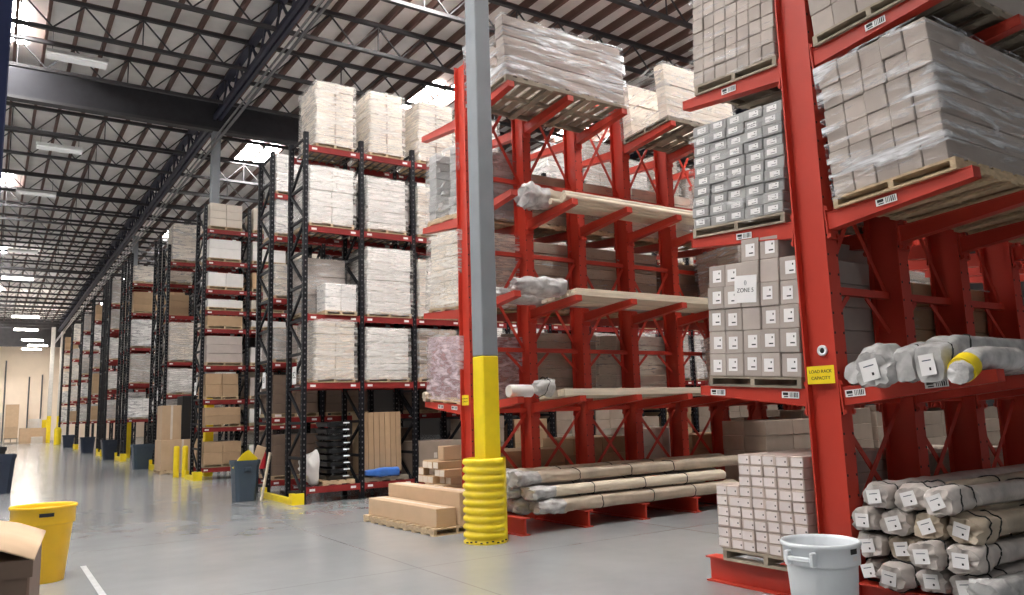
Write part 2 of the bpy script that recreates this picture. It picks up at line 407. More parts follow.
def film_mesh(x0, x1, y0, y1, z0, z1, m, amp=.012, seed=0., step=.09, top=False):
    b = MB()
    g = .006
    x0 -= g; x1 += g; y0 -= g; y1 += g
    per = []; nx = max(2, int((x1 - x0) / step)); ny = max(2, int((y1 - y0) / step)); nz = max(3, int((z1 - z0) / (step * .55)))
    for i in range(nx): per.append((x0 + (x1 - x0) * i / nx, y0, 0, -1))
    for i in range(ny): per.append((x1, y0 + (y1 - y0) * i / ny, 1, 0))
    for i in range(nx): per.append((x1 - (x1 - x0) * i / nx, y1, 0, 1))
    for i in range(ny): per.append((x0, y1 - (y1 - y0) * i / ny, -1, 0))
    secs = []
    for k in range(nz + 1):
        z = z0 + (z1 - z0) * k / nz; ring = []
        for px, py, ax, ay in per:
            q = noise.noise(Vector((px * 2.2 + seed, py * 2.2 - seed, z * 13 + px * 1.5))) * .5 + .5
            ring.append((px + ax * amp * q, py + ay * amp * q, z + amp * .5 * noise.noise(Vector((px * 3, py * 3, seed + k)))))
        secs.append(ring)
    b.loft(secs, m, True, (False, False))
    return b.mesh('stretch_wrap')

def wrapped_load(label, x0, x1, y0, y1, z, h, cols, tiers, m, film='film', group=None, depth=1, ph=.1, wood='wood', mx=None, jit=.012, cat='pallet load', wrap=True, name='wrapped_pallet_load', straps=False, amp=.012, drop=0, seed=None):
    """a pallet of cartons held together by film: one thing; pallet, every carton and the film are its parts"""
    base = T((x0 + x1) / 2, (y0 + y1) / 2, z)
    t = thing(name, label, cat, (mx @ base) if mx is not None else base, group)
    sx, sy = x1 - x0, y1 - y0
    if ph: link('pallet', pallet_mesh(sx, sy, ph, wood), t)
    cw, cd, ch = (sx - .02) / cols, (sy - .02) / depth, h / tiers
    me = carton_mesh(cw - .006, cd - .006, ch - .003, m)
    for k in range(tiers):
        ox, oy = rnd(-jit, jit), rnd(-jit, jit)
        for i in range(cols):
            if k == tiers - 1 and i < drop: continue
            for j in range(depth):
                if depth > 1 and 0 < j < depth - 1: continue
                o = link('carton', me, t, T(-sx / 2 + .01 + cw * (i + .5) + ox * .5, -sy / 2 + .01 + cd * (j + .5) + oy * .5, ph + .001 + k * ch) @ RZ(rnd(-.004, .004)))
    if straps:
        s = MB(); s.box(-.012, .012, -sy / 2 - .012, -sy / 2 - .008, ph, ph + h + .004, 'dull'); s.box(-.012, .012, -sy / 2 - .012, sy / 2, ph + h + .001, ph + h + .004, 'dull'); s.build('strap', t)
    if wrap:
        key = ('film', round(sx, 2), round(sy, 2), round(h, 2), film, random.randrange(3))
        fm = cmesh(key, lambda: film_mesh(-sx / 2 - jit, sx / 2 + jit, -sy / 2 - jit, sy / 2 + jit, ph * .5, ph + h + .005, film, amp, rnd(0, 50)))
        link('stretch_wrap', fm, t)
    return t

# ------------------------------------------------------------------ cantilever racks
SKIP = {'red c': {(1, li, k) for li in (1, 2, 3) for k in range(9, 13)}}
A = .065                      # the arms rise towards their tips
COLW, COLD = .14, .28
LEV = (1.60, 2.93, 4.25, 5.72)
def ibeam_column(b, x, y, z0, z1):
    w, dd, t = COLW / 2, COLD / 2, .014
    b.box(x - w, x + w, y - dd, y - dd + t, z0, z1, 'red'); b.box(x - w, x + w, y + dd - t, y + dd, z0, z1, 'red')
    b.box(x - w * .22, x + w * .22, y - dd + t, y + dd - t, z0, z1, 'red')
    z = .5
    while z < z1 - .1:
        for s in (-1, 1):
            for q in (-1, 1): b.box(x + q * .055 - .008, x + q * .055 + .008, y + s * (dd + .001) - .0015, y + s * (dd + .001) + .0015, z, z + .018, 'ink')
        z += .15
def make_arm(sgn, L=1.10, hc=.135, ht=.08):
    b = MB(); t = .012; w = .05
    # channel seen from the side: web, top and bottom flange, sloping
    yc = COLD / 2 + .002
    P = lambda u, v: (sgn * (yc + u * math.cos(A) - v * math.sin(A)), u * math.sin(A) + v * math.cos(A))
    q = [P(0, 0), P(L, 0), P(L, -ht), P(0, -hc)]
    tt = lambda pts, x0, x1: b.prism(pts if sgn > 0 else pts[::-1], x0, x1, 'red')
    tt([P(.012, -.01), P(L - .005, -.01), P(L - .005, -ht + .01), P(.012, -hc + .01)], -w * .9, -w * .9 + t)
    tt([P(0, 0), P(L, 0), P(L, -.01), P(0, -.01)], -w, w); tt([P(.012, -hc + .01), P(L, -ht + .01), P(L, -ht), P(.012, -hc)], -w, w)
    tt([P(0, .06), P(.012, .06), P(.012, -hc - .07), P(0, -hc - .07)], -w * 1.3, w * 1.3)
    tt([P(L - .008, .0), P(L, .0), P(L, -ht), P(L - .008, -ht)], -w, w)
    for v in (.035, -hc - .045):
        for xx in (-.045, .045): tt([P(.012, v + .014), P(.026, v + .014), P(.026, v - .014), P(.012, v - .014)], xx - .014, xx + .014)
    return b.mesh('arm')
ARM = {s: make_arm(s) for s in (1, -1)}
def plate_mesh():
    b = MB(); b.box(-.002, 0, -.08, .08, -.026, .026, 'label')
    xs = -.07
    while xs < .0:
        w = rnd(.004, .012); b.box(-.003, -.0021, xs, xs + w, -.018, .02, 'ink'); xs += w + rnd(.005, .012)
    b.box(-.003, -.0021, .02, .068, -.003, .018, 'ink'); b.box(-.003, -.0021, .02, .06, -.018, -.01, 'ink')
    return b.mesh('barcode_plate')
PLATE = plate_mesh()
def cantilever_rack(label, X0, Y, n, pitch, levels, top, sides, foot=1.07, plates=()):
    t = thing('cantilever_rack', label, 'rack', T(X0, Y, 0))
    for k in range(n):
        x = k * pitch
        b = MB(); ibeam_column(b, x, 0, .0, top); b.build('column', t)
        for s in sides:                             # base: an I section lying on the floor
            b = MB(); y0, y1 = COLD / 2 + .002, COLD / 2 + foot; hb = .21
            if s < 0: y0, y1 = -y1, -y0
            b.box(x - .068, x + .068, y0, y1, hb - .014, hb, 'red'); b.box(x - .068, x + .068, y0, y1, 0.001, .014, 'red'); b.box(x - .012, x + .012, y0, y1, .0145, hb - .0145, 'red')
            b.build('base', t)
            for li, L in enumerate(levels):
                if (s, li, k) in SKIP.get(label[:5], ()): continue
                a = link('arm', ARM[s], t, T(x, 0, L))
                for (ps, pl, pk, pu) in plates:
                    if (ps, pl, pk) == (s, li, k):
                        hh = -.052
                        link('barcode_plate', PLATE, a, T(-.0505 - .003, s * (COLD / 2 + pu), pu * math.sin(A) + hh) @ RX(s * A))['label'] = 'white barcode plate'
    for k in range(n - 1):                           # bracing between the columns
        x0, x1 = k * pitch + COLW * .5, (k + 1) * pitch - COLW * .5
        for z in (.45, 1.5, 2.36, 3.75, 4.85, top - .12):
            if z < top: b = MB(); b.box(x0, x1, -.03, .03, z - .03, z + .03, 'red'); b.build('brace', t)
        for za, zb in ((.5, 1.45), (2.4, 3.7), (4.9, top - .16)):
            if zb > za + .5:
                b = MB(); b.bar((x0, -.012, za), (x1, -.012, zb), .008, .045, 'red'); b.build('diagonal_brace', t)
                b = MB(); b.bar((x0, .012, zb), (x1, .012, za), .008, .045, 'red'); b.build('diagonal_brace', t)
        b = MB(); b.bar((x0, 0, 2.05), (x0 + .3, 0, 2.33), .01, .04, 'red'); b.build('knee_brace', t)
        b = MB(); b.bar((x1, 0, 2.05), (x1 - .3, 0, 2.33), .01, .04, 'red'); b.build('knee_brace', t)
    return t
C1X, C1Y = 5.32, 3.68
C2X, C2Y = 5.48, 9.33
rackC1 = cantilever_rack('big orange red cantilever rack with double sided arms behind the white bin', C1X, C1Y, 6, .98, LEV[:3], 7.6, (1, -1), 1.15,
                         plates=((1, 0, 0, .9), (1, 0, 0, .16), (1, 1, 0, .5), (1, 2, 0, .55), (-1, 1, 0, .5), (-1, 2, 0, .55), (-1, 0, 0, .12), (-1, 0, 0, .72)))
rackC2 = cantilever_rack('red cantilever rack whose end column stands behind the grey building column', C2X, C2Y, 13, .985, LEV, 6.5, (1, -1), 1.12, plates=((1, 0, 0, .6), (1, 0, 0, .2)))
# sign and bolt ring on the end column
s0 = MB(); s0.cbox(-.004, 0, -.118, .118, -.068, .068, .0015, 'yellow'); sg = s0.build('capacity_sign', rackC1, T(-COLW / 2 - .001, .0, 1.70)); sg['label'] = 'yellow rack sign with two lines of lettering'
for txt, zz in (('LOAD RACK', .025), ('CAPACITY', -.025)):
    link('lettering', text_mesh(txt, .035, 'ink'), sg, T(-.0045, 0, zz) @ FACE_NX)
b = MB(); b.lathe([(.0, .0), (.021, .0), (.021, .012), (.042, .014), (.042, .0), (.0, .0)], 'whiteplastic', 20, None, False)
rg = b.build('ring_fitting', rackC1, T(-.02, .0, 1.885) @ Matrix.Rotation(-PI / 2, 4, 'Y')); rg['label'] = 'pale round fitting with a dark hole'
b = MB(); b.lathe([(0, 0), (.02, 0), (.02, .004), (0, .004)], 'ink', 16, None, False); b.build('bore', rg, T(0, 0, .006))
# yellow sign on the second rack's column
s0 = MB(); s0.cbox(-.004, 0, -.09, .09, -.07, .07, .0015, 'yellow'); sg = s0.build('capacity_sign', rackC2, T(-COLW / 2 - .001, .0, 1.66)); sg['label'] = 'small yellow rack sign'
for zz in (.02, -.02): link('lettering', text_mesh('LOAD RACK' if zz > 0 else 'CAPACITY', .03, 'ink'), sg, T(-.0045, 0, zz) @ FACE_NX)

def arm_frame(Y, L, s): return T(0, Y + s * (COLD / 2 + .002), L) @ RX(s * A)     # local: x world, y outwards*s, z up from the arm's top

def carton_stack(fr, s, x0, length, u0, w, h, cols, tiers, v0, m, what, lab=None, skip=lambda i, k: False, jit=.006, face=(), rot=.0, xj=.01, small=False):
    """cartons one by one; column index 1 is next to the rack's column. what: words for the label; lab: white label size as a share of the end"""
    cw, ch = w / cols, h / tiers
    me = carton_mesh(length, cw - .004, ch - .002, m)
    for k in range(tiers):
        oy = rnd(-jit, jit)
        for i in range(cols):
            if skip(i, k): continue
            u = u0 + cw * (i + .5) + oy * .3
            mx = fr @ T(x0 + length / 2 + rnd(0, xj), s * u, v0 + .001 + k * ch)
            o = link('carton', me, None, mx)
            tag(o, f'{what[0]}, {ORD[k + 1]} tier, {ORD[i + 1]} from column, {what[1]}', 'carton', what[2])
            if lab and (i, k) not in face:
                lw, lh = lab[0] * cw, lab[1] * ch
                def fn(lw=lw, lh=lh):
                    b = MB(); b.box(-.0015, 0, -lw / 2, lw / 2, -lh / 2, lh / 2, 'pinklabel' if small else 'label')
                    if small: b.box(-.0022, -.0016, -lw * .42, -lw * .3, -lh * .1, lh * .1, 'ink'); return b.mesh('shipping_label')
                    b.box(-.0022, -.0016, -lw * .35, lw * .1, -lh * .3, -lh * .2, 'ink'); b.box(-.0022, -.0016, -lw * .32, -lw * .2, lh * .15, lh * .3, 'ink')
                    return b.mesh('shipping_label')
                lm = cmesh(('lab', round(lw, 3), round(lh, 3)), fn)
                link('shipping_label', lm, o, T(-length / 2 - .0005, s * rnd(-.1, .1) * cw, ch * rnd(.45, .56)))['label'] = 'white printed label'

def load_pallet(label, fr, s, x0, x1, u0, u1, h=.085, m='woodgrey'):
    y0, y1 = sorted((s * u0, s * u1))
    t = thing('pallet', label, 'pallet', fr @ T((x0 + x1) / 2, (y0 + y1) / 2, .001))
    pallet_parts(-(x1 - x0) / 2, (x1 - x0) / 2, -(y1 - y0) / 2, (y1 - y0) / 2, h, m, t, None, 'x')
    return t
def load_film(label, fr, s, x0, x1, u0, u1, v0, v1, film, amp=.01):
    y0, y1 = sorted((s * u0, s * u1))
    o = link('stretch_wrap', film_mesh(x0 - .015, x1 + .015, y0 - .008, y1 + .008, v0, v1, film, amp, rnd(0, 40), .07), None, fr)
    tag(o, label, 'stretch wrap')

# -- far side of the big rack
fr = arm_frame(C1Y, LEV[2], 1)
load_pallet('grey wooden pallet on the top arms of the big rack, aisle-end far side', fr, 1, 5.25, 6.75, .03, .93)
carton_stack(fr, 1, 5.25, 1.5, .05, .9, 1.0, 7, 8, .087, 'greycard', ('square carton end', 'tall film wrapped stack on top arms', 'square cartons in the tall wrapped stack on the top arms'))
load_film('clear film round the tall stack of square cartons on the top arms', fr, 1, 5.25, 6.76, .05, .95, .05, 1.09, 'filmlow')
fr = arm_frame(C1Y, LEV[1], 1)
load_pallet('grey pallet under the bluish carton stack on the middle arms', fr, 1, 5.25, 6.5, .07, 1.06)
carton_stack(fr, 1, 5.25, 1.25, .08, .98, .94, 5, 10, .087, 'coolcard', ('grey labelled carton', 'film wrapped stack on middle arms', 'grey labelled cartons on the middle arms'), (.5, .5), jit=.03, xj=.025)
load_film('wrinkled film round the grey labelled cartons on the middle arms', fr, 1, 5.25, 6.53, .08, 1.06, .05, 1.03, 'filmlow', .016)
o = MB()
for k in range(6):
    pass
fr = arm_frame(C1Y, LEV[0], 1)
load_pallet('brown pallet under the labelled cartons on the lowest arms', fr, 1, 5.25, 6.75, .04, .98)
carton_stack(fr, 1, 5.25, 1.5, .05, .94, 1.16, 5, 6, .087, 'greycard', ('brown carton with white label', 'loose stack on lowest arms', 'white labelled cartons on the lowest arms'), (.5, .55), skip=lambda i, k: k == 5 and i not in (1, 2), jit=.02, xj=.03, face=((2, 3), (2, 4), (1, 4), (2, 2)))
b = MB(); b.box(-.002, 0, -.115, .115, -.115, .115, 'label')
pn = b.build('paper_notice', None, fr @ T(5.245, .56, .82) @ RX(.03)); tag(pn, 'white paper notice stuck on the labelled cartons of the lowest arms', 'notice')
link('lettering', text_mesh('ZONE 5', .05, 'ink'), pn, T(-.0025, 0, -.012) @ FACE_NX); link('lettering', text_mesh('()', .045, 'greyplastic'), pn, T(-.0025, 0, .055) @ FACE_NX)
# floor stack on the base
fr = T(0, C1Y + COLD / 2 + .002, .21)
load_pallet('low wooden pallet on the orange base under the pinkish square cartons', fr, 1, 5.2, 6.5, .03, .9, .1, 'woodgrey')
b = MB(); b.box(-.005, .04, -.02, .02, .02, .08, 'yellow'); 
carton_stack(fr, 1, 5.2, 1.25, .05, .89, .775, 7, 9, .102, 'pinkcard', ('pinkish carton end', 'stack on the orange base', 'small square cartons stacked on the orange base'), (.8, .74), skip=lambda i, k: i > 4 and k > 5, jit=.008, xj=.012, small=True)
# -- near side
fr = arm_frame(C1Y, LEV[1], -1)
load_pallet('pale pallet under the long grey cartons on the middle arms', fr, -1, 5.24, 8.3, .1, 1.02, .085, 'wood')
carton_stack(fr, -1, 5.25, 3.0, .12, .86, 1.05, 5, 6, .087, 'greycard', ('long grey carton', 'wrapped load on near middle arms', 'long grey cartons on the near middle arms'), jit=.03, xj=.02)
load_film('shiny film round the long grey cartons on the near middle arms', fr, -1, 5.25, 8.27, .12, .985, .05, 1.14, 'filmshine', .012)
fr = arm_frame(C1Y, LEV[2], -1)
load_pallet('dark pallet on the top arms over the long grey cartons', fr, -1, 5.24, 7.0, .05, 1.0, .085, 'woodgrey')
carton_stack(fr, -1, 5.25, 1.7, .05, .95, .54, 5, 3, .087, 'greycard', ('large grey carton', 'load on near top arms', 'large grey cartons on the near top arms'))
wrapped_load('pale wrapped load on the near top arms beside the large grey cartons', 7.15, 8.9, -1.0, -.05, .002, .5, 2, 2, 'white', mx=fr, ph=.085, cat='pallet load')

# ------------------------------------------------------------------ long wrapped packages
CRUMPLE = {'crumpled clear': .19, 'greenish': .2, 'clear plastic bundle end': .26, 'long bundle with': .26, 'white ended': .07, 'yellow taped': .12, 'grey poly wrapped': .3, 'strapped wrapped': .1, 'yellowish': .25, 'poly wrapped bundle': .24, 'square strapped': .06, 'white plastic bag': .35}
def package(label, x0, x1, y, z, w, h, m, group=None, end='flat', lab=True, straps=(), amp=.012, mx=None, sq=3.2, sag=0., tip=0., seed=None, strapmat='strap', long_mat=None, name='wrapped_package', cat='package', n=18, tilt=0., yawj=0., crumple=0., droop=0.):
    """a long soft wrapped bundle along x; end faces the aisle"""
    t = thing(name, label, cat, (mx or Matrix()) @ T(x0, y, z) @ RZ(yawj) @ RX(tilt), group)
    L = x1 - x0; sd = rnd(0, 90)
    crumple = crumple or next((v for k_, v in CRUMPLE.items() if label.startswith(k_)), 0)
    xs = [0, .012, .03, .07, .13, .2, .28, .38, .5, .65, .8, 1.0]
    q = 1.25
    while q < L: xs.append(q); q += .3
    if crumple: xs = [0, .012] + [.035 * i for i in range(1, 24)] + [v for v in xs if v > .83]; n = 30
    xs = [v for v in xs if v < L - .02] + [L - .01, L]
    def ring(x, sc, extra=0):
        R = []
        for k in range(n):
            a = 2 * PI * k / n; c, s_ = math.cos(a), math.sin(a)
            rr = (abs(c) ** sq + abs(s_) ** sq) ** (-1 / sq)
            fall = 1 if x < .45 else .45
            d_ = 1 + amp / w * 2.4 * fall * noise.noise(Vector((x * 7 + sd, c * 1.6, s_ * 1.6 + sd)))
            if crumple:
                cf = crumple * max(.25, 1 - x / .9); pv = Vector((x * 6.5 + sd, c * 2.3 + sd, s_ * 2.3)); d_ += cf * (abs(noise.noise(pv)) * 2 - .45 + .35 * noise.noise(pv * 2.6))
            R.append((x + (crumple * .12 * noise.noise(Vector((c * 4 + sd, s_ * 4, 3))) if x < .02 else 0) + extra * amp * noise.noise(Vector((c * 2 + sd, s_ * 2, 1))), c * rr * w / 2 * sc * d_, s_ * rr * h / 2 * sc * d_ - sag * math.sin(x * 1.3) - droop * max(0, 1 - x / .24)))
        return R
    secs = []
    for x in xs:
        if end == 'taper': sc = .5 + .5 * min(1, (x / .3)) ** .6
        elif end == 'bulge': sc = 1.12 - .25 * min(1, max(0, (x - .1) / .25)) if x > .02 else .95
        elif end == 'lozenge': sc = (.93, 1.05, 1.1)[min(2, int(x / .02))] if x < .1 else max(.86, 1.1 - (x - .1) * 1.2)
        else: sc = .9 + .1 * min(1, x / .03)
        secs.append(ring(x, sc * (1 if x < L - .005 else .9), 2 if x < .02 else 0))
    b = MB()
    cut = next((i for i, x in enumerate(xs) if x > .36), len(xs) - 1) if long_mat else len(xs) - 1
    b.loft(secs[:cut + 1], m, True, (False, not long_mat))
    cx = Vector((0.0, 0, 0)); ctr = sum((Vector(p) for p in secs[0]), Vector()) / n
    b.add([ctr + Vector((rnd(-.006, .002), 0, 0))] + secs[0], [(0, 1 + (k + 1) % n, 1 + k) for k in range(n)], m, True)
    b.build('wrapping', t)
    if long_mat:
        b = MB(); b.loft(secs[cut:], long_mat, True, (False, True)); b.build('long_body', t)
    if lab:
        b = MB(); b.box(-.022, -.0205, -w * .25, w * .25, -h * .28, h * .28, 'label'); b.box(-.0228, -.0221, -w * .1, -w * .04, -h * .16, -h * .08, 'ink'); b.box(-.0228, -.0221, -w * .15, w * .15, h * .1, h * .13, 'greyplastic')
        b.build('shipping_label', t, T(0, 0, -droop) @ RX(rnd(-.25, .25)))['label'] = 'white printed label'
    for sxx in straps:
        k = min(range(len(xs)), key=lambda i: abs(xs[i] - sxx))
        pts = [Vector(p) for p in ring(sxx, 1.0)]
        sc0 = 1.12 if end in ('lozenge', 'bulge') and sxx < .2 else (1.03 if sxx < .5 else .93 if end in ('lozenge', 'bulge') else 1.03)
        if end == 'lozenge' and sxx >= .2: sc0 = max(.9, 1.12 - (sxx - .1) * 1.1)
        pts = [Vector((p.x + (.35 * p.z if sxx < .4 else 0), p.y * sc0, p.z * sc0)) for p in pts]
        b = MB(); b.tube(pts + pts[:1], .006, strapmat, 5); b.build('strap', t)['label'] = 'black strap'
    return t

pile = [('A', 3.29, .765), ('B', 3.09, .755), ('D', 3.43, .575), ('E', 3.22, .575), ('F', 2.985, .575), ('H', 3.43, .40), ('I', 3.19, .40), ('J', 2.96, .40), ('L', 3.31, .235 + .065), ('M', 3.08, .235 + .065), ('N', 2.86, .235 + .065)]
PW, PH = .205, .165
gp = 'wrapped packages piled on the near floor bases'
zz = [.21 + .09 + .176 * i for i in range(4)]
rows = [
    [(3.44, 'taper'), (3.21, 'lozenge'), (2.98, 'lozenge'), (2.75, 'flat')],
    [(3.42, 'flat'), (3.19, 'bulge'), (2.96, 'lozenge'), (2.73, 'lozenge')],
    [(3.43, 'flat'), (3.20, 'lozenge'), (2.975, 'lozenge'), (2.74, 'lozenge')],
    [(3.30, 'flat'), (3.07, 'bulge'), (2.84, 'lozenge')]]
rowname = ['bottom', 'second', 'third', 'top']
mats = ['wrap', 'paperwrap', 'wrap', 'wrapgrey', 'wrap']
for ri, row in enumerate(rows):
    for ci, (yy, en) in enumerate(row):
        x0 = 5.22 + rnd(-.06, .1) - (.05 if en == 'lozenge' else 0)
        package(f'strapped wrapped package in {rowname[ri]} row, {ORD[ci + 1]} from the orange end column', x0, x0 + 3.4, yy, zz[ri] + .004, PW, PH, random.choice(('wrap', 'wrap', 'wrap', 'paperwrap')), gp, en, True, (.1, .3, rnd(.9, 1.3)) if ci != 0 else (.12,), .024,
                tilt=rnd(-.3, .3), yawj=rnd(-.012, .012), long_mat=random.choice(('paperwrap', 'wrap', 'wrap')))
package('greenish white poly wrapped package end lying low before the strapped pile', 5.02, 5.75, 2.54, .31, .2, .17, 'wrapgrey', None, 'bulge', False, (), .02)

fr = arm_frame(C1Y, LEV[0], -1)
def on_arm(u): return -u
package('white ended roll in poly on the near lowest arm beside the orange column', 5.26, 6.6, -.125, .088, .165, .165, 'wrapgrey', None, 'flat', False, (), .006, fr, 2., long_mat='wrapgrey')
package('crumpled clear plastic bundle on the near lowest arm beside the white roll', 5.02, 6.9, -.42, .125, .26, .25, 'wrapgrey', None, 'bulge', True, (), .035, fr, 2.4, droop=.05)
package('square strapped pale package on the near lowest arms farthest from the column', 5.02, 8.4, -.82, .13, .2, .24, 'wrapgrey', None, 'flat', True, (.1, .35), .012, fr, 5, long_mat='wrapgrey', droop=.07)
package('square pale package beside the strapped one on the near lowest arms', 5.06, 8.0, -.63, .125, .15, .23, 'wrapgrey', None, 'flat', False, (.1,), .012, fr, 5, droop=.05)
package('yellow taped poly roll hanging over the tip of the near lowest arm', 4.98, 5.75, -1.01, .08, .15, .15, 'wrapgrey', None, 'flat', False, (), .008, fr @ T(0, 0, .0), 2.2, droop=.1)
b = MB(); b.tube([(5.03, -1.01, .0), (5.12, -1.01, .038)], .084, 'yellow', 20, fr); o = b.build('yellow_tape')
tag(o, 'band of yellow tape round the poly roll at the arm tip', 'tape')
package('long grey pole bundle lying on near lowest arms behind the taped roll', 6.0, 9.4, -.96, .065, .11, .11, 'wrapgrey', None, 'flat', False, (.3,), .006, fr, 2.6)

# ------------------------------------------------------------------ second cantilever rack: near side
fr = arm_frame(C2Y, LEV[3], -1)
def long_load(label, fr, s, x0, x1, u0, u1, h, cols, tiers, m, film, ph=.09, wood='woodgrey', jit=.01, grp=None):
    y0, y1 = sorted((s * u0, s * u1))
    return wrapped_load(label, x0, x1, y0, y1, .002, h, 1, tiers, m, film, grp, depth=cols, ph=ph, wood=wood, mx=fr, jit=jit)
wrapped_load('shiny wrapped load of long cartons on the top arms beside the grey column', 5.42, 7.52, -1.08, -.08, .002, .88, 1, 6, 'greycard', 'filmshine', None, depth=5, ph=.09, wood='woodgrey', mx=fr)
wrapped_load('shiny wrapped load on the top arms beyond the longer one', 8.36, 9.9, -1.08, -.05, .002, .88, 1, 5, 'pale', 'filmside', None, depth=5, ph=.09, wood='woodgrey', mx=fr)
def poles(fr, rows, labelw, grp, kind='pole'):
    for i, (x0, x1, u, v, w, h, m) in enumerate(rows):
        b = MB()
        if kind == 'pole': b.tube([(x0, -u, v + w / 2), (x1, -u, v + w / 2)], w / 2, m, 14, fr)
        else: b.cbox(x0, x1, -u - w / 2, -u + w / 2, v, v + h, .004, m, fr)
        o = b.build('pole' if kind == 'pole' else 'timber_board')
        tag(o, f'{labelw}, {ORD[i + 1]} from the tips', 'pole' if kind == 'pole' else 'board', grp)
fr = arm_frame(C2Y, LEV[2], -1)
poles(fr, [(6.35, 9.25, 1.02, .003, .085, 0, 'board'), (6.4, 9.1, .9, .003, .085, 0, 'board'), (6.3, 9.2, .77, .003, .085, 0, 'board'), (6.4, 9.15, .95, .079, .08, 0, 'board')], 'pale round pole on the third arms of the red rack', 'pale poles on the third arms')
package('poly wrapped bundle of poles on the third arms behind the pale poles', 6.02, 8.9, -.5, .17, .36, .3, 'wrapgrey', None, 'bulge', False, (), .04, fr, 2.4, long_mat='paperwrap')
fr = arm_frame(C2Y, LEV[1], -1)
rowsb = []
for i in range(5):
    rowsb.append((6.42 - .02 * i, 9.6, 1.0 - .13 * i, .003, .12, .05, 'board'))
poles(fr, rowsb, 'pale board on the second arms, lower layer', 'pale boards on the second arms', 'board')
poles(fr, [(r_[0] + .05, 9.5, r_[2] - .01, .056, .12, .05, 'board') for r_ in rowsb[:4]], 'pale board on the second arms, upper layer', 'pale boards on the second arms', 'board')
package('poly wrapped bundle end on the second arms beside the pale boards', 5.6, 6.36, -.84, .135, .38, .24, 'wrapgrey', None, 'taper', False, (), .045, fr, 2.4)
package('grey poly wrapped bundle lying behind the boards on the second arms', 5.55, 8.9, -.27, .11, .36, .2, 'wrapgrey', None, 'bulge', False, (), .03, fr, 2.4)
fr = arm_frame(C2Y, LEV[0], -1)
poles(fr, [(6.2, 9.7, .98, .003, .16, .09, 'board'), (6.1, 9.6, .8, .003, .15, .09, 'board'), (6.15, 9.7, .63, .003, .15, .09, 'board')], 'pale long beam on the lowest arms of the red rack', 'pale beams on the lowest arms', 'board')
package('white capped roll sticking out past the lowest arm of the red rack', 5.44, 5.78, -.9, .085, .17, .16, 'white', None, 'flat', False, (), .004, fr, 2.2)
package('clear plastic bundle end beside the pale beams on the lowest arms', 5.86, 6.12, -.86, .13, .3, .25, 'wrapgrey', None, 'taper', False, (.12,), .03, fr, 2.2)
# floor pile of the second rack
gp = 'long poly wrapped bundles on the floor bases of the red rack'
yb = C2Y - COLD / 2
for i, (x0, yy, z, w, h, lm) in enumerate([(5.72, yb - .98, .30, .26, .17, 'paperwrap'), (5.6, yb - .68, .30, .27, .17, 'wrap'), (5.5, yb - .36, .30, .28, .17, 'wrap'),
                                           (5.62, yb - .95, .475, .25, .16, 'whitewrap'), (5.5, yb - .65, .475, .27, .165, 'wrap'),
                                           (5.46, yb - .84, .65, .3, .17, 'paperwrap'), (5.4, yb - .5, .655, .3, .17, 'paperwrap')]):
    package(f'long bundle with crumpled poly end, {["bottom", "bottom", "bottom", "middle", "middle", "top", "top"][i]} layer, {ORD[[1, 2, 3, 1, 2, 1, 2][i]]} behind the base tips', x0, (9.6 if i > 4 else 9.0 + rnd(0, .4)), yy, z, w, h, 'wrapgrey', gp, 'bulge' if i % 2 else 'flat', False, (1.0, 1.9, 2.7), .028, None, 3.,
            long_mat=lm if lm in M else 'board')

# second rack: far side loads
for li, (lab, x0, x1, h, tiers, m, fm, u0) in {
    2: ('pale grey block stack in film on the far third arms of the red rack', 5.44, 6.5, 1.0, 8, 'coolcard', 'filmside', .06),
    1: ('pale wrapped pallet load on the far second arms of the red rack', 5.44, 6.5, 1.05, 6, 'pale', 'film', .06),
    0: ('pinkish film wrapped load on the far lowest arms of the red rack', 5.44, 6.5, .86, 6, 'maroon', 'filmpink', .06)}.items():
    fr = arm_frame(C2Y, LEV[li], 1)
    wrapped_load(lab, x0, x1, u0, .96, .002, h, 1, tiers, m, fm, None, depth=4 if li == 2 else 2, ph=.09, wood='wood', mx=fr, jit=.03 if li != 2 else .02)
fr = arm_frame(C2Y, LEV[0], 1)
package('yellowish wrapped roll on the tip of the far lowest arm', 5.36, 5.75, 1.0, .0801, .12, .12, 'yellowwrap' if 'yellowwrap' in M else 'paperwrap', None, 'bulge', False, (), .01, fr, 2.)
for li, x0, x1, h, tiers, m, lab in ((2, 6.6, 8.5, .75, 5, 'dull', 'brown long carton load on the far third arms of the red rack'), (1, 6.6, 9.3, 1.0, 6, 'dull', 'brown long carton load on the far second arms of the red rack'),
                                    (0, 6.65, 7.9, .95, 7, 'dull', 'layered brown load on the far lowest arms behind the red columns'), (0, 8.3, 9.5, .95, 6, 'pale', 'pale load on the far lowest arms behind the red columns'),
                                    (2, 8.8, 10.3, .8, 5, 'pale', 'pale load on the far third arms near the red rack\'s end'), (1, 9.6, 11, .9, 5, 'dull', 'brown load on the far second arms near the red rack\'s end')):
    wrapped_load(lab, x0, x1, .06, .96, .002, h, 1, tiers, m, 'filmlow', None, depth=2, ph=.09, mx=arm_frame(C2Y, LEV[li], 1))
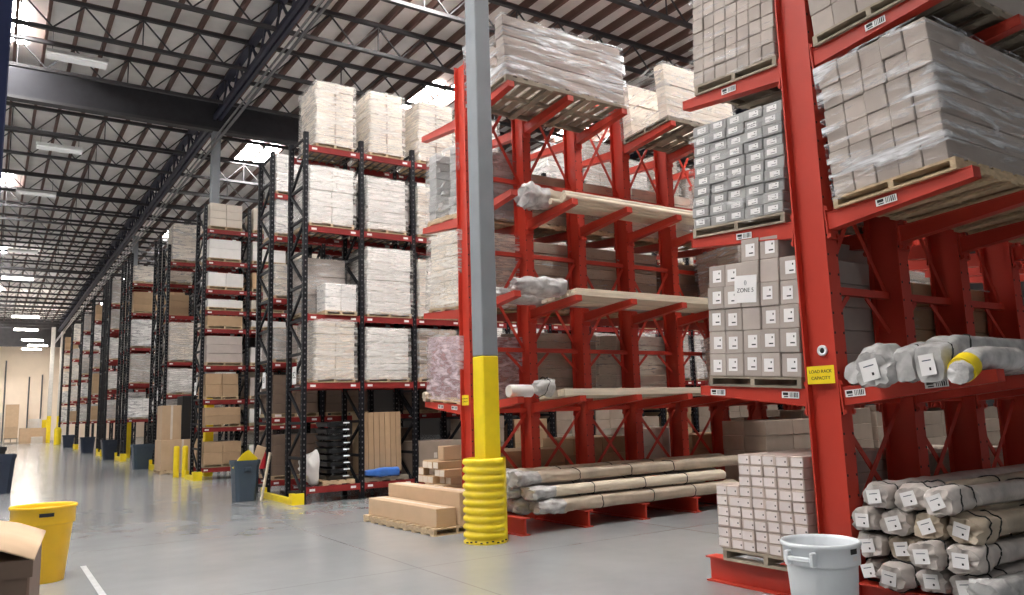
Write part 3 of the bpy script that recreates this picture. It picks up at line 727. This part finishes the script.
# near-side loads further along the second rack, seen through the big rack
for li, x0, x1, h, tiers, m, lab in ((0, 9.95, 11.4, .9, 5, 'pale', 'pale load on the lowest arms behind the big rack'), (1, 9.9, 11.3, 1.0, 6, 'dull', 'brown load on the second arms behind the big rack'),
                                    (1, 11.5, 12.9, .9, 5, 'white', 'white load on the second arms behind the big rack'), (0, 11.6, 12.9, .8, 4, 'dull', 'brown load on the lowest arms behind the big rack'), (2, 9.9, 11.5, .9, 5, 'pale', 'pale load on the third arms behind the big rack')):
    y0, y1 = -1.0, -.06
    wrapped_load(lab, x0, x1, y0, y1, .002, h, 2, tiers, m, 'filmside', None, depth=2, ph=.09, mx=arm_frame(C2Y, LEV[li], -1))
for k, (x0, x1, li, m) in enumerate(((13.1, 14.5, 0, 'dull'), (13.1, 14.5, 1, 'pale'), (14.7, 16.1, 0, 'kraft'), (14.7, 16.1, 1, 'dull'), (16.2, 17.4, 0, 'dull'))):
    wrapped_load(f'{ {"dull": "grey brown", "pale": "beige", "kraft": "brown"}[m]} load on the {("lowest", "second")[li]} arms deep in the red rack, {ORD[k + 1]} of five', x0, x1, -1.0, -.06, .002, .9, 2, 5, m, 'filmside', None, depth=2, ph=.09, mx=arm_frame(C2Y, LEV[li], -1))
for k in range(5):
    x0 = 10.05 + k * 1.5
    wrapped_load(f'grey carton load on near floor bases of red rack, {ORD[k + 1]} past the long bundles', x0, x0 + 1.35, 8.1, 9.0, .212, rnd(.9, 1.1), 2, 4, 'dull', None, 'carton loads on the near bases past the bundles', depth=2, ph=.09, wrap=False, name='carton_load')
    if k < 4: wrapped_load(f'brown carton load on far floor bases of red rack, {ORD[k + 1]} past the pale one', x0 + 1.3, x0 + 2.6, 9.6, 10.45, .212, rnd(.9, 1.1), 2, 4, 'dull', None, 'carton loads on the far bases past the pale one', depth=2, ph=.09, wrap=False, name='carton_load')
# big rack: inner loads beyond the first ones (far side)
for li, x0, x1, h, tiers, m, lab in ((0, 6.9, 8.4, .85, 4, 'kraft', 'brown carton load on the far lowest arms of the big rack'), (2, 7.0, 8.6, .8, 5, 'greycard', 'grey load on the far top arms of the big rack')):
    wrapped_load(lab, x0, x1, .05, .95, .002, h, 2, tiers, m, 'filmlow', None, depth=2, ph=.09, mx=arm_frame(C1Y, LEV[li], 1))
wrapped_load('low brown carton row on the far floor bases of the big rack', 6.75, 8.6, 3.95, 4.85, .212, .7, 2, 4, 'dull', 'filmlow', None, depth=2, ph=.09)
# brown cartons on the floor behind the second rack
for i, (x0, x1, y0, h, m) in enumerate(((6.0, 7.3, 9.6, .62, 'kraft'), (7.45, 8.6, 9.6, .75, 'kraft'), (8.75, 9.9, 9.6, .85, 'pale'), (10.0, 11.2, 9.6, .7, 'kraft'))):
    wrapped_load(f'{["low wide brown", "taller brown", "pale", "last brown"][i]} carton load standing on the far floor bases of the red rack', x0, x1, y0, y0 + .85, .212, h, 2, 3, m, None, None, depth=2, ph=.09, wrap=False, name='carton_load')

# ------------------------------------------------------------------ pallet racks
def frame_meshes(dep, top, pm='black'):
    def fn():
        b = MB()
        for y in (0, dep - .085):
            b.box(-.042, .042, y, y + .012, 0, top, pm); b.box(-.042, -.03, y + .012, y + .085, 0, top, pm); b.box(.03, .042, y + .012, y + .085, 0, top, pm)
            b.box(-.06, .06, y - .01, y + .09, .0005, .012, pm)
            z = .2
            while z < top - .1:
                b.box(-.0435, -.0423, y + .032, y + .05, z, z + .03, 'label' if False else 'pipe'); b.box(-.012, .012, y - .0012, y - .0003, z, z + .03, 'pipe'); z += .1
        br = MB(); z = .15; k = 0
        while z < top - .5:
            br.box(-.02, .02, .086, dep - .086, z - .025, z + .025, pm)
            a, c = (.086, dep - .086) if k % 2 == 0 else (dep - .086, .086)
            br.bar((0, a, z + .03), (0, c, z + .58), .04, .045, pm); z += .62; k += 1
        br.box(-.015, .015, .086, dep - .086, top - .12, top - .08, pm)
        return b.mesh('upright_frame'), br.mesh('lattice_brace')
    return cmesh(('frame', dep, top, pm), fn)
def beam_mesh(L, m):
    def fn():
        b = MB(); b.box(0, L, -.02, .03, -.11, 0, m)
        b.box(-.0, .012, -.024, -.0201, -.15, .02, m); b.box(L - .012, L, -.024, -.0201, -.15, .02, m)
        b.box(.06, .16, -.0215, -.0203, -.075, -.035, 'label')
        b.box(L - .18, L - .08, -.0215, -.0203, -.075, -.035, 'label')
        return b.mesh('beam')
    return cmesh(('beam', round(L, 3), m), fn)
def deck_mesh(L, dep):
    def fn():
        b = MB(); n = 7
        for i in range(n): 
            x = .05 + (L - .1) * i / (n - 1); b.box(x - .012, x + .012, .035, dep - .035, -.03, -.012, 'pipe')
        for i in range(4):
            y = .06 + (dep - .12) * i / 3; b.box(.03, L - .03, y - .006, y + .006, -.012, -.004, 'pipe')
        return b.mesh('wire_deck')
    return cmesh(('deck', round(L, 3), round(dep, 3)), fn)
def pallet_rack(label, X0, Y0, dep, nb, bay, levels, top, bm='beam', pm='black'):
    t = thing('pallet_rack', label, 'rack', T(X0, Y0, 0))
    fm, bmsh = frame_meshes(dep, top, pm)
    for k in range(nb + 1):
        f_ = link('upright_frame', fm, t, T(k * bay, 0, 0)); link('lattice_brace', bmsh, f_)
        if k < nb:
            for z in levels:
                x = k * bay + .044
                link('beam', beam_mesh(bay - .088, bm), t, T(x, .02, z)); link('beam', beam_mesh(bay - .088, bm), t, T(x, dep - .05, z))
                link('wire_deck', deck_mesh(bay - .088, dep), t, T(x, 0, z - .0))
    return t
def end_guard(label, x, y0, y1, h=.16):
    b = MB(); b.box(-.05, .03, 0, y1 - y0, .001, h * .55, 'yellow'); b.box(-.05, .03, 0, .14, h * .55, h, 'yellow'); b.box(-.05, .03, y1 - y0 - .14, y1 - y0, h * .55, h, 'yellow'); b.box(-.05, .16, -.05, -.001, .001, h, 'yellow')
    tag(b.build('rack_end_guard', None, T(x, y0, 0)), label, 'guard')

R1X, BAY = 4.64, 1.09
LV1 = (2.10, 3.33, 4.97, 6.5)
pallet_rack('black pallet rack with red beams, first row behind the red cantilever rack', R1X, 13.67, .93, 13, BAY, (.28,) + LV1, 6.75)
pallet_rack('black pallet rack backing onto the first black row', R1X, 15.75, .93, 13, BAY, (.28, 1.5, 2.6, 3.9, 5.2, 6.1), 7.0)
end_guard('yellow steel guard at the foot of the first black rack row', R1X - .17, 13.66, 15.5, .19)
tiername = {0: 'on the lowest beams', 1: 'on the second beams', 2: 'on the third beams', 3: 'on the top beams'}
ORDB = lambda i: ORD[i + 1]
loads1 = {  # (level, bay): (x0, width, h, cols, tiers, mat, film, words, straps)
    (3, 0): (4.82, .75, 1.2, 2, 8, 'pale', 'film', 'beige vertically strapped carton load', True), (3, 1): (5.90, .71, 1.23, 2, 8, 'pale', 'film', 'beige strapped carton load', True), (3, 2): (6.95, .8, 1.23, 2, 8, 'pale', 'film', 'beige wrapped carton load', True),
    (2, 0): (4.70, .87, 1.06, 2, 7, 'white', 'film', 'white wrapped load', False), (2, 1): (5.84, .82, 1.0, 1, 9, 'white', 'film', 'milky white tight wrapped load', False), (2, 2): (6.92, .85, .95, 2, 6, 'pale', 'film', 'beige wrapped load', False),
    (1, 1): (5.83, .92, 1.25, 1, 6, 'white', 'film', 'tall white two tier load', False), (1, 2): (6.92, .85, 1.1, 2, 6, 'pale', 'film', 'beige wrapped load', False),
    (0, 0): (4.83, .76, 1.06, 2, 8, 'pale', 'film', 'beige striped carton load', False), (0, 1): (5.82, .87, .94, 1, 7, 'white', 'film', 'silvery white wrapped load', False), (0, 2): (6.9, .85, .95, 2, 7, 'dull', 'filmside', 'grey brown wrapped load', False)}
for bay in range(3, 13):
    for lv in range(4):
        if (bay, lv) in ((4, 3), (6, 1)): continue
        loads1[lv, bay] = (R1X + bay * BAY + .1, .86, rnd(.85, 1.15), 2, random.choice((5, 6, 7)), random.choice(('pale', 'white', 'white', 'greycard')), random.choice(('film', 'film', 'filmside')), random.choice(('pale wrapped load', 'wrapped pallet load')), False)
for (lv, bay), (ix, w, h, cols, tiers, m, fm, words_, st) in loads1.items():
    x0 = ix
    wrapped_load(f'{words_} {tiername[lv]} of the first black rack, {ORDB(bay)} bay', x0, x0 + w, 13.66, 14.56, LV1[lv] + .002, h, cols, tiers, m, fm, 'wrapped loads on the first black rack', ph=.085, straps=st, jit=.02)
for bay in range(3, 13):
    wrapped_load(f'brown carton load at floor level of the first black rack, {ORDB(bay)} bay', R1X + bay * BAY + .1, R1X + bay * BAY + .96, 13.7, 14.5, .282, rnd(.8, 1.3), 2, 4, random.choice(('dull', 'kraft')), None, 'floor level loads of the first black rack', ph=.085, wrap=False, name='carton_load')
# first bay, second beams: low white carton stack before a grey load
wrapped_load('short white carton stack on the second beams of the first black rack', R1X + .35, R1X + .97, 13.62, 14.1, LV1[1] + .002, .5, 2, 2, 'white', 'filmside', None, ph=.08, jit=.004)
wrapped_load('tall grey bagged load behind the short white carton stack', R1X + .06, R1X + .95, 14.13, 14.6, LV1[1] + .002, 1.05, 1, 3, 'greycard', 'filmside', None, ph=.08)
# back row loads
for bay in range(0, 13):
    for lv, z in enumerate((.28, 1.5, 2.6, 3.9, 5.2, 6.1)):
        if (bay + lv) % 4 == 3 and bay: continue
        x0 = R1X + bay * BAY + .07
        wrapped_load(f'{"hazy wrapped" if lv > 1 else "dark brown"} load on the {ORD[lv + 1]} level of the back row, {ORDB(bay)} bay', x0, x0 + .95, 15.78, 16.65, z + .002, rnd(.6, .85), 2, 4, random.choice(('pale', 'greycard', 'white', 'dull')) if lv > 1 else 'darkcard', 'filmside', 'wrapped loads on the back black row', ph=.08, wrap=lv > 1)  # lower two levels get darker cartons for the shade low in the rack
# floor level of the first black rack
z0 = .282
t = thing('pallet', 'pale pallet under the stack of black trays in the first black rack', 'pallet', T(R1X + .66, 14.1, z0)); pallet_parts(-.3, .3, -.4, .4, .08, 'wood', t)
def tray_mesh():
    b = MB(); secs = []
    for zz_, sx, sy in ((0, .18, .33), (.07, .20, .36), (.085, .22, .38), (.085, .2, .35), (.03, .17, .32)):
        secs.append([(sx * c, sy * s_, zz_) for c, s_ in ((-1, -.8), (-.8, -1), (.8, -1), (1, -.8), (1, .8), (.8, 1), (-.8, 1), (-1, .8))])
    b.loft(secs, 'blackplastic', False, (True, True)); return b.mesh('plastic_tray')
TR = tray_mesh()
lip = MB(); lip.cbox(.08, .2, -.395, -.37, .05, .075, .006, 'whiteplastic'); lip = lip.mesh('handle')
for k in range(9):
    o = link('plastic_tray', TR, None, T(R1X + .66 + rnd(-.01, .01), 14.1, z0 + .082 + k * .118)); tag(o, f'black plastic tray with pale grip, {ORDB(k)} up in the stack behind the yellow guard', 'tray', 'black trays in the first black rack')
    link('handle', lip, o)['label'] = 'pale grip'
# upright brown panels
for k in range(7):
    b = MB(); b.cbox(0, .105, 0, .5, 0, 1.1, .006, 'kraft'); o = b.build('tall_carton', None, T(R1X + BAY + .06 + k * .112, 13.78, z0 + .165) @ RX(-.03)); tag(o, f'tall narrow brown carton standing upright, {ORDB(k)} from the rack frame', 'carton', 'tall cartons standing in the first black rack')
t = thing('pallet', 'dark pallet under the tall upright cartons', 'pallet', T(R1X + BAY + .48, 14.1, z0)); pallet_parts(-.45, .45, -.42, .42, .085, 'woodgrey', t)
package('blue poly bundle lying before the tall upright cartons', R1X + BAY + .06, R1X + BAY + .72, 13.69, z0 + .166, .15, .16, 'bluewrap', None, 'taper', False, (), .015)
b = MB(); b.cbox(-.48, .48, -.4, .4, 0, .68, .008, 'dull'); o = b.build('large_carton', None, T(R1X + 2 * BAY + .55, 14.1, z0 + .002)); tag(o, 'large dark brown carton with two pale stickers in the first black rack', 'carton')
for q, w in ((-.12, .035), (.16, .02)):
    b = MB(); b.box(q - w, q + w, -.4025, -.4005, .36, .46, 'pale'); b.build('sticker', o)
# clear bag at the end frame
package('white plastic bag standing inside the end frame by the trays', R1X + .06, R1X + .34, 13.98, .584, .3, .6, 'white', None, 'taper', False, (), .05)

# further black rows
rows_spec = [  # Y, depth, bays, levels, top, label word, load top styles
    (21.0, .95, 3, (.3, 1.3, 2.0, 2.87, 3.82, 4.3, 4.85, 5.6, 6.45), 7.1, 'second black rack row, beside the slate bin'),
    (26.0, 1.0, 2, (2.3, 3.3, 4.75, 6.45), 7.0, 'third black rack row, behind the two yellow bollards'),
    (27.6, 1.0, 2, (1.7, 3.1, 4.5, 6.0), 7.6, 'black rack backing onto the third row'),
    (34.0, 1.0, 2, (1.6, 3.0, 4.4, 5.8, 7.0), 8.2, 'fourth black rack row down the aisle'),
    (35.8, 1.0, 2, (1.6, 3.0, 4.4, 5.8, 7.0), 8.2, 'black rack backing onto the fourth row'),
    (40.6, 1.0, 2, (1.6, 3.0, 4.4, 5.8, 7.0), 8.3, 'fifth black rack row down the aisle'),
    (42.4, 1.0, 2, (1.6, 3.0, 4.4, 5.8, 7.0), 8.3, 'black rack backing onto the fifth row'),
    (47.5, 1.0, 2, (1.6, 3.0, 4.4, 5.8, 7.0), 8.3, 'sixth black rack row down the aisle'),
    (53.5, 1.0, 2, (1.6, 3.0, 4.4, 5.8, 7.0), 8.3, 'seventh black rack row down the aisle'),
    (60.5, 1.0, 2, (1.6, 3.0, 4.4, 5.8, 7.0), 8.3, 'eighth black rack row down the aisle'),
    (68.0, 1.0, 2, (1.6, 3.0, 4.4, 5.8, 7.0), 8.3, 'last black rack row before the far wall')]
RX0 = 4.46
rowword = ['second row', 'third row', 'row behind the third', 'fourth row', 'row behind the fourth', 'fifth row', 'row behind the fifth', 'sixth row', 'seventh row', 'eighth row', 'last row']
for ri, (Y, dep, nb, lv, top, lab) in enumerate(rows_spec):
    pallet_rack(lab, RX0, Y, dep, nb, 1.12, lv, top, 'beam')
    for bay in range(nb):
        for k, z in enumerate(lv):
            gap = (lv[k + 1] if k + 1 < len(lv) else top + .9) - z - .2
            if ri > 0 and bay and (k + ri) % 5 == 4: continue
            if ri == 1 and bay == 0 and k == 2: continue
            h = min(gap - .12, rnd(.6, 1.15)) if ri != 0 else min(gap - .12, rnd(.3, .5) if k < 7 else .6)
            m = random.choice(('pale', 'white', 'kraft', 'greycard', 'white'))
            x0 = RX0 + bay * 1.12 + .08
            if bay == 0 and ri == 0: m, h = (('kraft', .55), ('kraft', .42), ('kraft', .58), ('greycard', .68), ('kraft', .26), ('white', .2), ('white', .36), ('white', .5), ('pale', .62))[k]
            if bay == 0 and ri == 1: m, h = (('white', .7), ('pale', 1.15), 0, ('pale', 1.15))[k]
            wrapped_load(f'{ {"pale": "beige", "white": "white", "kraft": "brown", "greycard": "grey"}[m]} load on the {ORD[k + 1]} level, {ORDB(bay)} bay, {rowword[ri]}', x0, x0 + rnd(.8, .96), Y - .02, Y + dep - .08, z + .002, max(.15, h), random.choice((1, 2)), max(1, int(h / .2)), m, random.choice(('film', 'filmside')) , f'loads on the {rowword[ri]}', ph=.085, wrap=(m != 'kraft' and ri != 0), name='wrapped_pallet_load')
for i, (y0, y1, lab) in enumerate(((21.0, 22.0, 'second'), (26.0, 27.5, 'third'), (34.0, 35.7, 'fourth'), (40.6, 42.3, 'fifth'), (47.5, 48.5, 'sixth'), (53.5, 54.5, 'seventh'))):
    end_guard(f'yellow guard at the foot of the {lab} black rack row', RX0 - .1, y0, y1, .3 if i else .22)
# number placards on the end frames
for (y, z, x, tx, lab) in ((14.1, 2.25, R1X - .045, '82', 'first'), (16.0, 2.25, R1X - .045, '81', 'back'), (21.5, 2.3, RX0 - .045, '80', 'second'), (27.0, 2.3, RX0 - .045, '79', 'third')):
    b = MB(); b.box(-.003, 0, -.11, .11, -.16, .16, 'label'); o = b.build('row_placard', None, T(x, y, z)); tag(o, f'white number placard on the end frame of the {lab} black row', 'sign')
    link('lettering', text_mesh(tx, .17, 'ink'), o, T(-.0035, 0, 0) @ FACE_NX)

# ------------------------------------------------------------------ bins, bollards, floor things
def round_bin(label, x, y, dia, h, m, handles=True, badge=None, rot=0., taper=.8, n=36):
    t = thing('waste_bin', label, 'bin', T(x, y, 0) @ RZ(rot)); R = dia / 2; rb = R * taper * .95
    hb = h * .76
    b = MB(); b.lathe([(rb, .0), (rb + .005, .004), (R * .89, hb - .012), (R * .90, hb - .002), (R * .955, hb), (R * .96, hb + .012), (R * .965, h - .03), (R * 1.0, h - .028), (R * 1.02, h - .012), (R * 1.0, h), (R * .95, h), (R * .92, h - .02), (R * .86, hb), (rb - .015, .02)], m, n, None, True); b.build('bin_body', t)
    if handles:
        for a in (0, PI):
            b = MB(); q = T(R * .95 * math.cos(a), R * .95 * math.sin(a), hb + .01) @ RZ(a)
            b.cbox(-.01, .045, -.1, -.075, 0, h - hb - .05, .006, m, q); b.cbox(-.01, .045, .075, .1, 0, h - hb - .05, .006, m, q); b.cbox(.026, .05, -.076, .076, h * .05, h * .05 + .03, .006, m, q)
            b.build('handle', t)
    if badge:
        for ang, w, hh, mm, dz, nm in badge:
            b = MB()
            for k in range(6):
                a0, a1 = ang - w / 2 / R + w / R * k / 6, ang - w / 2 / R + w / R * (k + 1) / 6
                r_ = R * .972; z_ = (hb + h) / 2 + dz
                vs = [(r_ * math.cos(a), r_ * math.sin(a), zz_) for a in (a0, a1) for zz_ in (z_ - hh / 2, z_ + hh / 2)]
                b.add(vs, [(0, 2, 3, 1)], mm)
            b.build(nm, t)
    return t
viewang = lambda x, y: math.atan2(-y, -x)
a = viewang(4.66, 3.38)
bin_w = round_bin('round white plastic bin in front of the orange end column', 4.66, 3.38, .50, .59, 'whiteplastic', True, [(a + .95, .07, .035, 'ink', .025, 'maker_badge'), (a + .98, .05, .03, 'label', -.02, 'sticker'), (a - .98, .05, .03, 'label', .0, 'sticker')], rot=0)
bin_w.rotation_euler.z = 0
for ch in list(bin_w.children):
    if ch.name.startswith('handle'): ch.rotation_euler = (0, 0, a - .52)
by, bx = 9.15, .5
a = viewang(bx, by)
bin_y = round_bin('round yellow plastic bin beside the brown carton on the open floor', bx, by, .58, .72, 'ybin', False, [(a + .1, .13, .035, 'ink', .01, 'maker_badge')], taper=.72)
def square_bin(label, x, y, w, dd, h, m, rot=0., group=None):
    t = thing('waste_bin', label, 'bin', T(x, y, 0) @ RZ(rot), group)
    b = MB(); secs = []
    for z, k in ((0, .8), (.01, .82), (h * .9, .98), (h * .9, 1.04), (h, 1.05), (h, .97), (h * .88, .94), (.04, .78)):
        X, Y = w / 2 * k, dd / 2 * k; c = .12 * w
        secs.append([(-X, -Y + c, z), (-X + c, -Y, z), (X - c, -Y, z), (X, -Y + c, z), (X, Y - c, z), (X - c, Y, z), (-X + c, Y, z), (-X, Y - c, z)])
    b.loft(secs, m, False); b.build('bin_body', t)
    b = MB(); b.cbox(-w * .14, w * .14, -dd * .56, -dd * .49, h * .74, h * .84, .008, m); b.build('handle', t)
    return t
square_bin('slate grey square bin with a yellow scoop at the first black rack', 4.02, 15.15, .45, .45, .74, 'greyplastic')
b = MB()
secs = []
for k, (z, w) in enumerate(((0, .1), (.12, .13), (.3, .15), (.42, .12))):
    secs.append([(-w, -.1, z), (w, -.1, z), (w * .7, .06, z), (-w * .7, .06, z)])
b.loft(secs, 'yellow', False); o = b.build('plastic_scoop', None, T(3.96, 15.17, .66) @ RX(.1) @ Matrix.Rotation(.75, 4, 'Y') @ T(0, 0, -.15)); tag(o, 'yellow plastic scoop sticking out of the slate bin', 'scoop')
b = MB(); b.cbox(-.09, .09, -.01, .01, 0, .55, .004, 'tan'); o = b.build('cardboard_piece', None, T(4.14, 15.12, .46) @ RX(-.05) @ Matrix.Rotation(.35, 4, 'Y')); tag(o, 'tan cardboard piece standing in the slate bin', 'cardboard')
for i, (x, y, lab) in enumerate(((4.2, 27.9, 'slate bin behind the two yellow bollards'), (4.25, 36.6, 'dark bin by the fourth black row'), (4.3, 46.2, 'dark bin by the sixth black row'), (4.3, 57.8, 'dark bin by the eighth black row'))):
    square_bin(lab, x, y, .66, .66, .8 if i else .78, 'greyplastic' if i == 0 else 'navyplastic')
square_bin('navy square bin on the open floor across the aisle', .22, 21.4, .68, .62, .86, 'navyplastic')
square_bin('black bin behind the navy bin across the aisle', .05, 25.0, .75, .7, .95, 'blackplastic')
for i, (x, y) in enumerate(((4.27, 22.9), (4.46, 22.75))):
    b = MB(); b.lathe([(.075, 0), (.075, .78), (.066, .81), (.04, .825), (0, .83)], 'yellow', 20); tag(b.build('bollard', None, T(x, y, 0)), f'yellow steel bollard {"farther from" if i == 0 else "beside"} the second black rack row', 'bollard', 'pair of yellow bollards')
b = MB(); b.bar((4.22, 14.75, .01), (4.42, 14.93, .86), .03, .05, 'board'); tag(b.build('wooden_stick'), 'pale wooden stick leaning against the end of the first black rack', 'stick')
b = MB(); b.lathe([(.06, 0), (.065, .02), (.065, .28), (.05, .33), (.02, .35), (.02, .38), (0, .38)], 'redplastic', 16); e = b.build('fire_extinguisher', None, T(4.531, 15.79, .52)); tag(e, 'red fire extinguisher on the end frame beside the slate bin', 'extinguisher')
b = MB(); b.cbox(-.05, .05, -.015, .015, .38, .41, .004, 'blackplastic'); b.build('handle', e)

# cartons by the third row
def big_carton(label, x, y, z, sx, sy, sz, m='tan', rot=0., tape=True):
    b = MB(); b.cbox(-sx / 2, sx / 2, -sy / 2, sy / 2, 0, sz, .01, m); o = b.build('large_carton', None, T(x, y, z) @ RZ(rot)); tag(o, label, 'carton')
    if tape:
        b = MB(); b.box(-.03, .03, -sy / 2 - .002, -sy / 2 - .0005, 0.01, sz, 'pale'); b.box(-.03, .03, -sy / 2 - .001, sy / 2, sz + .0005, sz + .002, 'pale'); b.build('tape', o)
    return o
big_carton('large tan carton on the floor behind the yellow bollards', 4.72, 24.95, .11, 1.16, 1.0, .85)
t = thing('pallet', 'wooden pallet under the tan cartons behind the bollards', 'pallet', T(4.72, 24.95, 0)); pallet_parts(-.6, .6, -.52, .52, .11, 'wood', t)
big_carton('tall pale tan carton stacked on the large tan one', 4.42, 24.95, .962, .52, .8, .98, 'tan', 0, True)
big_carton('black crate beside the tall pale tan carton', 4.97, 24.95, .962, .54, .8, 1.25, 'blackplastic', 0, False)

# long cartons on the pallet beside the column
PR = T(4.62, 8.80, 0) @ RZ(.035)
t = thing('pallet', 'pale low pallet with long cartons beside the ribbed yellow guard', 'pallet', PR); pallet_parts(0, .68, 0, 2.02, .09, 'wood', t, None, 'y')
def pl(label, x0, x1, y0, y1, z, h, m='tan'):
    b = MB(); b.cbox(x0, x1, y0, y1, 0, h, .008, m); o = b.build('long_carton', None, PR @ T(0, 0, z)); tag(o, label, 'carton')
    b = MB(); xm = (x0 + x1) / 2; b.box(xm - .025, xm + .025, y0, y1, h + .0003, h + .0018, 'pale'); b.build('tape', o)
pl('long low tan carton at the front edge of the low pallet', .07, .36, .06, 2.0, .091, .23)
pl('taller long tan carton behind the low one on the pallet', .385, .67, .02, 2.0, .091, .41)
for k in range(6):
    for i in range(5):
        if k == 5 and i == 0: continue
        b = MB(); b.cbox(0, .66, 0, .158, 0, .1, .005, 'kraft'); o = b.build('small_carton', None, T(5.22 + rnd(0, .03) + (.1 if (i * 2 + k) % 5 in (0, 3) else 0), 9.64 + i * .163, .212 + k * .103)); tag(o, f'small brown carton with pale end, {ORD[k + 1]} layer, {ORD[i + 1]} from the red end column', 'carton', 'small cartons stacked behind the long cartons')
        b = MB(); b.box(-.0015, -.0003, .012, .146, .008, .092, 'pale'); b.build('end_label', o)
big_carton('single small tan carton on top of the small brown carton stack', 5.55, 10.0, .833, .36, .16, .2, 'tan', 0, False)

# foreground carton
t = thing('open_carton', 'brown carton with bulging pale top flaps on the open floor before the yellow bin', 'carton', T(-.28, 6.35, 0) @ RZ(-.1))
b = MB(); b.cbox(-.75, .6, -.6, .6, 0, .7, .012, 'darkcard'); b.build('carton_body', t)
b = MB(); secs = []
for k in range(9):
    u = k / 8; x = -.76 + 1.38 * u; zb = .705 + .14 * math.sin(PI * min(1, (1 - u) * 1.0)) ** .7
    secs.append([(x, -.62, zb - .012), (x, .62, zb - .012 + .02), (x, .62, zb + .02), (x, -.62, zb)])
b.loft(secs, 'tan', True); b.build('top_flap', t)['label'] = 'pale bulging top flap'
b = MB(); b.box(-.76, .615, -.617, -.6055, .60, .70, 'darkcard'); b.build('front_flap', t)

# rack across the aisle, its post at the edge of the view
pallet_rack('dark blue rack standing across the aisle from the big orange rack', -1.14, 2.15, .9, 1, 1.09, (2.6, 4.2), 5.5, 'blue', 'blue')

# ------------------------------------------------------------------ far end of the aisle
wrapped_load('tall beige carton stack on a dark pallet near the far wall', 1.1, 2.05, 76, 77, 0, 2.7, 1, 3, 'tan', None, None, ph=.5, wrap=False, wood='woodgrey', name='carton_load')
big_carton('wide tan carton on the floor near the far wall', 3.1, 76.6, 0, 1.9, 1.0, 1.25, 'tan', 0, False)
big_carton('white crate standing behind the wide tan carton', 3.3, 78.4, 0, .95, 1.0, 2.0, 'white', 0, False)
big_carton('small pale carton before the wide tan carton', 3.35, 75.2, 0, .8, .6, .55, 'pale', 0, False)
big_carton('yellow crate standing before the pale columns', 4.1, 78.4, 0, .7, .7, 1.9, 'yellow', 0, False)
big_carton('pale crate beside the yellow crate near the far wall', 5.2, 75., 0, .8, .7, 1.7, 'pale', 0, False)
wrapped_load('low beige carton stack at the edge of the aisle near the far wall', -.1, .85, 72, 73, 0, 2.2, 1, 3, 'pale', None, None, ph=.3, wrap=False, wood='woodgrey', name='carton_load')
b = MB(); b.lathe([(.24, 0), (.24, 1.1), (.17, 1.25), (0, 1.28)], 'yellow', 16); tag(b.build('bollard', None, T(4.35, 68, 0)), 'thick yellow bollard on the aisle floor near the far wall', 'bollard')
for i, (x, hh) in enumerate(((1.1, 7.5), (3.0, 6.), (4.05, 6.2))):
    b = MB(); b.tube([(x, YF - .12, 0), (x, YF - .12, hh)], .06, 'pipe'); tag(b.build('wall_pipe'), f'{["tall thin", "middle thin", "last thin"][i]} dark pipe rising up the far beige wall', 'pipe')

# lights
for i, (x, y, hot) in enumerate(((1.15, 5.0, 1), (1.15, 8.4, 1), (1.15, 11.8, 1), (1.2, 18.8, 0), (1.3, 25.5, 0), (.95, 31, 0), (.9, 42, 0), (.9, 50, 1), (1.6, 58, 1), (1.9, 66, 2), (2.6, 74, 2), (3.2, 79, 2), (2.9, 83, 2))):
    strip_light(x, y, 9.45 if i < 8 else 8.3, 1.2 if i < 7 else 1.5, hot, f'hanging strip light, {ORD[i + 1]} down the aisle')

for i in range(4):  # outer fill row, added out of view to brighten faces toward the aisle
    strip_light(-9.5, -3 + i * 6, 9.45, 1.5, 1, f'bright strip light two aisles over from the big rack, {ORD[i + 1]} toward the far wall')
for i in range(19):  # inner fill row, added out of view to light roof deck and rack fronts
    strip_light(-3.6, -2.5 + i * 4.7, 9.0, 1.5, 2 if i > 14 else 1, f'bright strip light over the neighbouring aisle, {NTH[i]} toward the far wall')
for i, x in enumerate((9.5, 15.)):  # fill pair added above the view to throw more light on the roof
    strip_light(x, 8.0, 9.45, 1.5, 1, f'bright strip light over the cross aisle behind the red rack, {ORD[i + 1]} from the main aisle')

# ------------------------------------------------------------------ light
w = bpy.data.worlds.new('world'); bpy.context.scene.world = w; w.use_nodes = True
bg = w.node_tree.nodes['Background']; bg.inputs['Color'].default_value = (.93, .97, 1, 1); bg.inputs['Strength'].default_value = .1
sc = bpy.context.scene
sc.view_settings.view_transform = 'Standard'; sc.view_settings.look = 'None'; sc.view_settings.gamma = 1; sc.view_settings.use_curve_mapping = False
sc.view_settings.exposure = 1.5
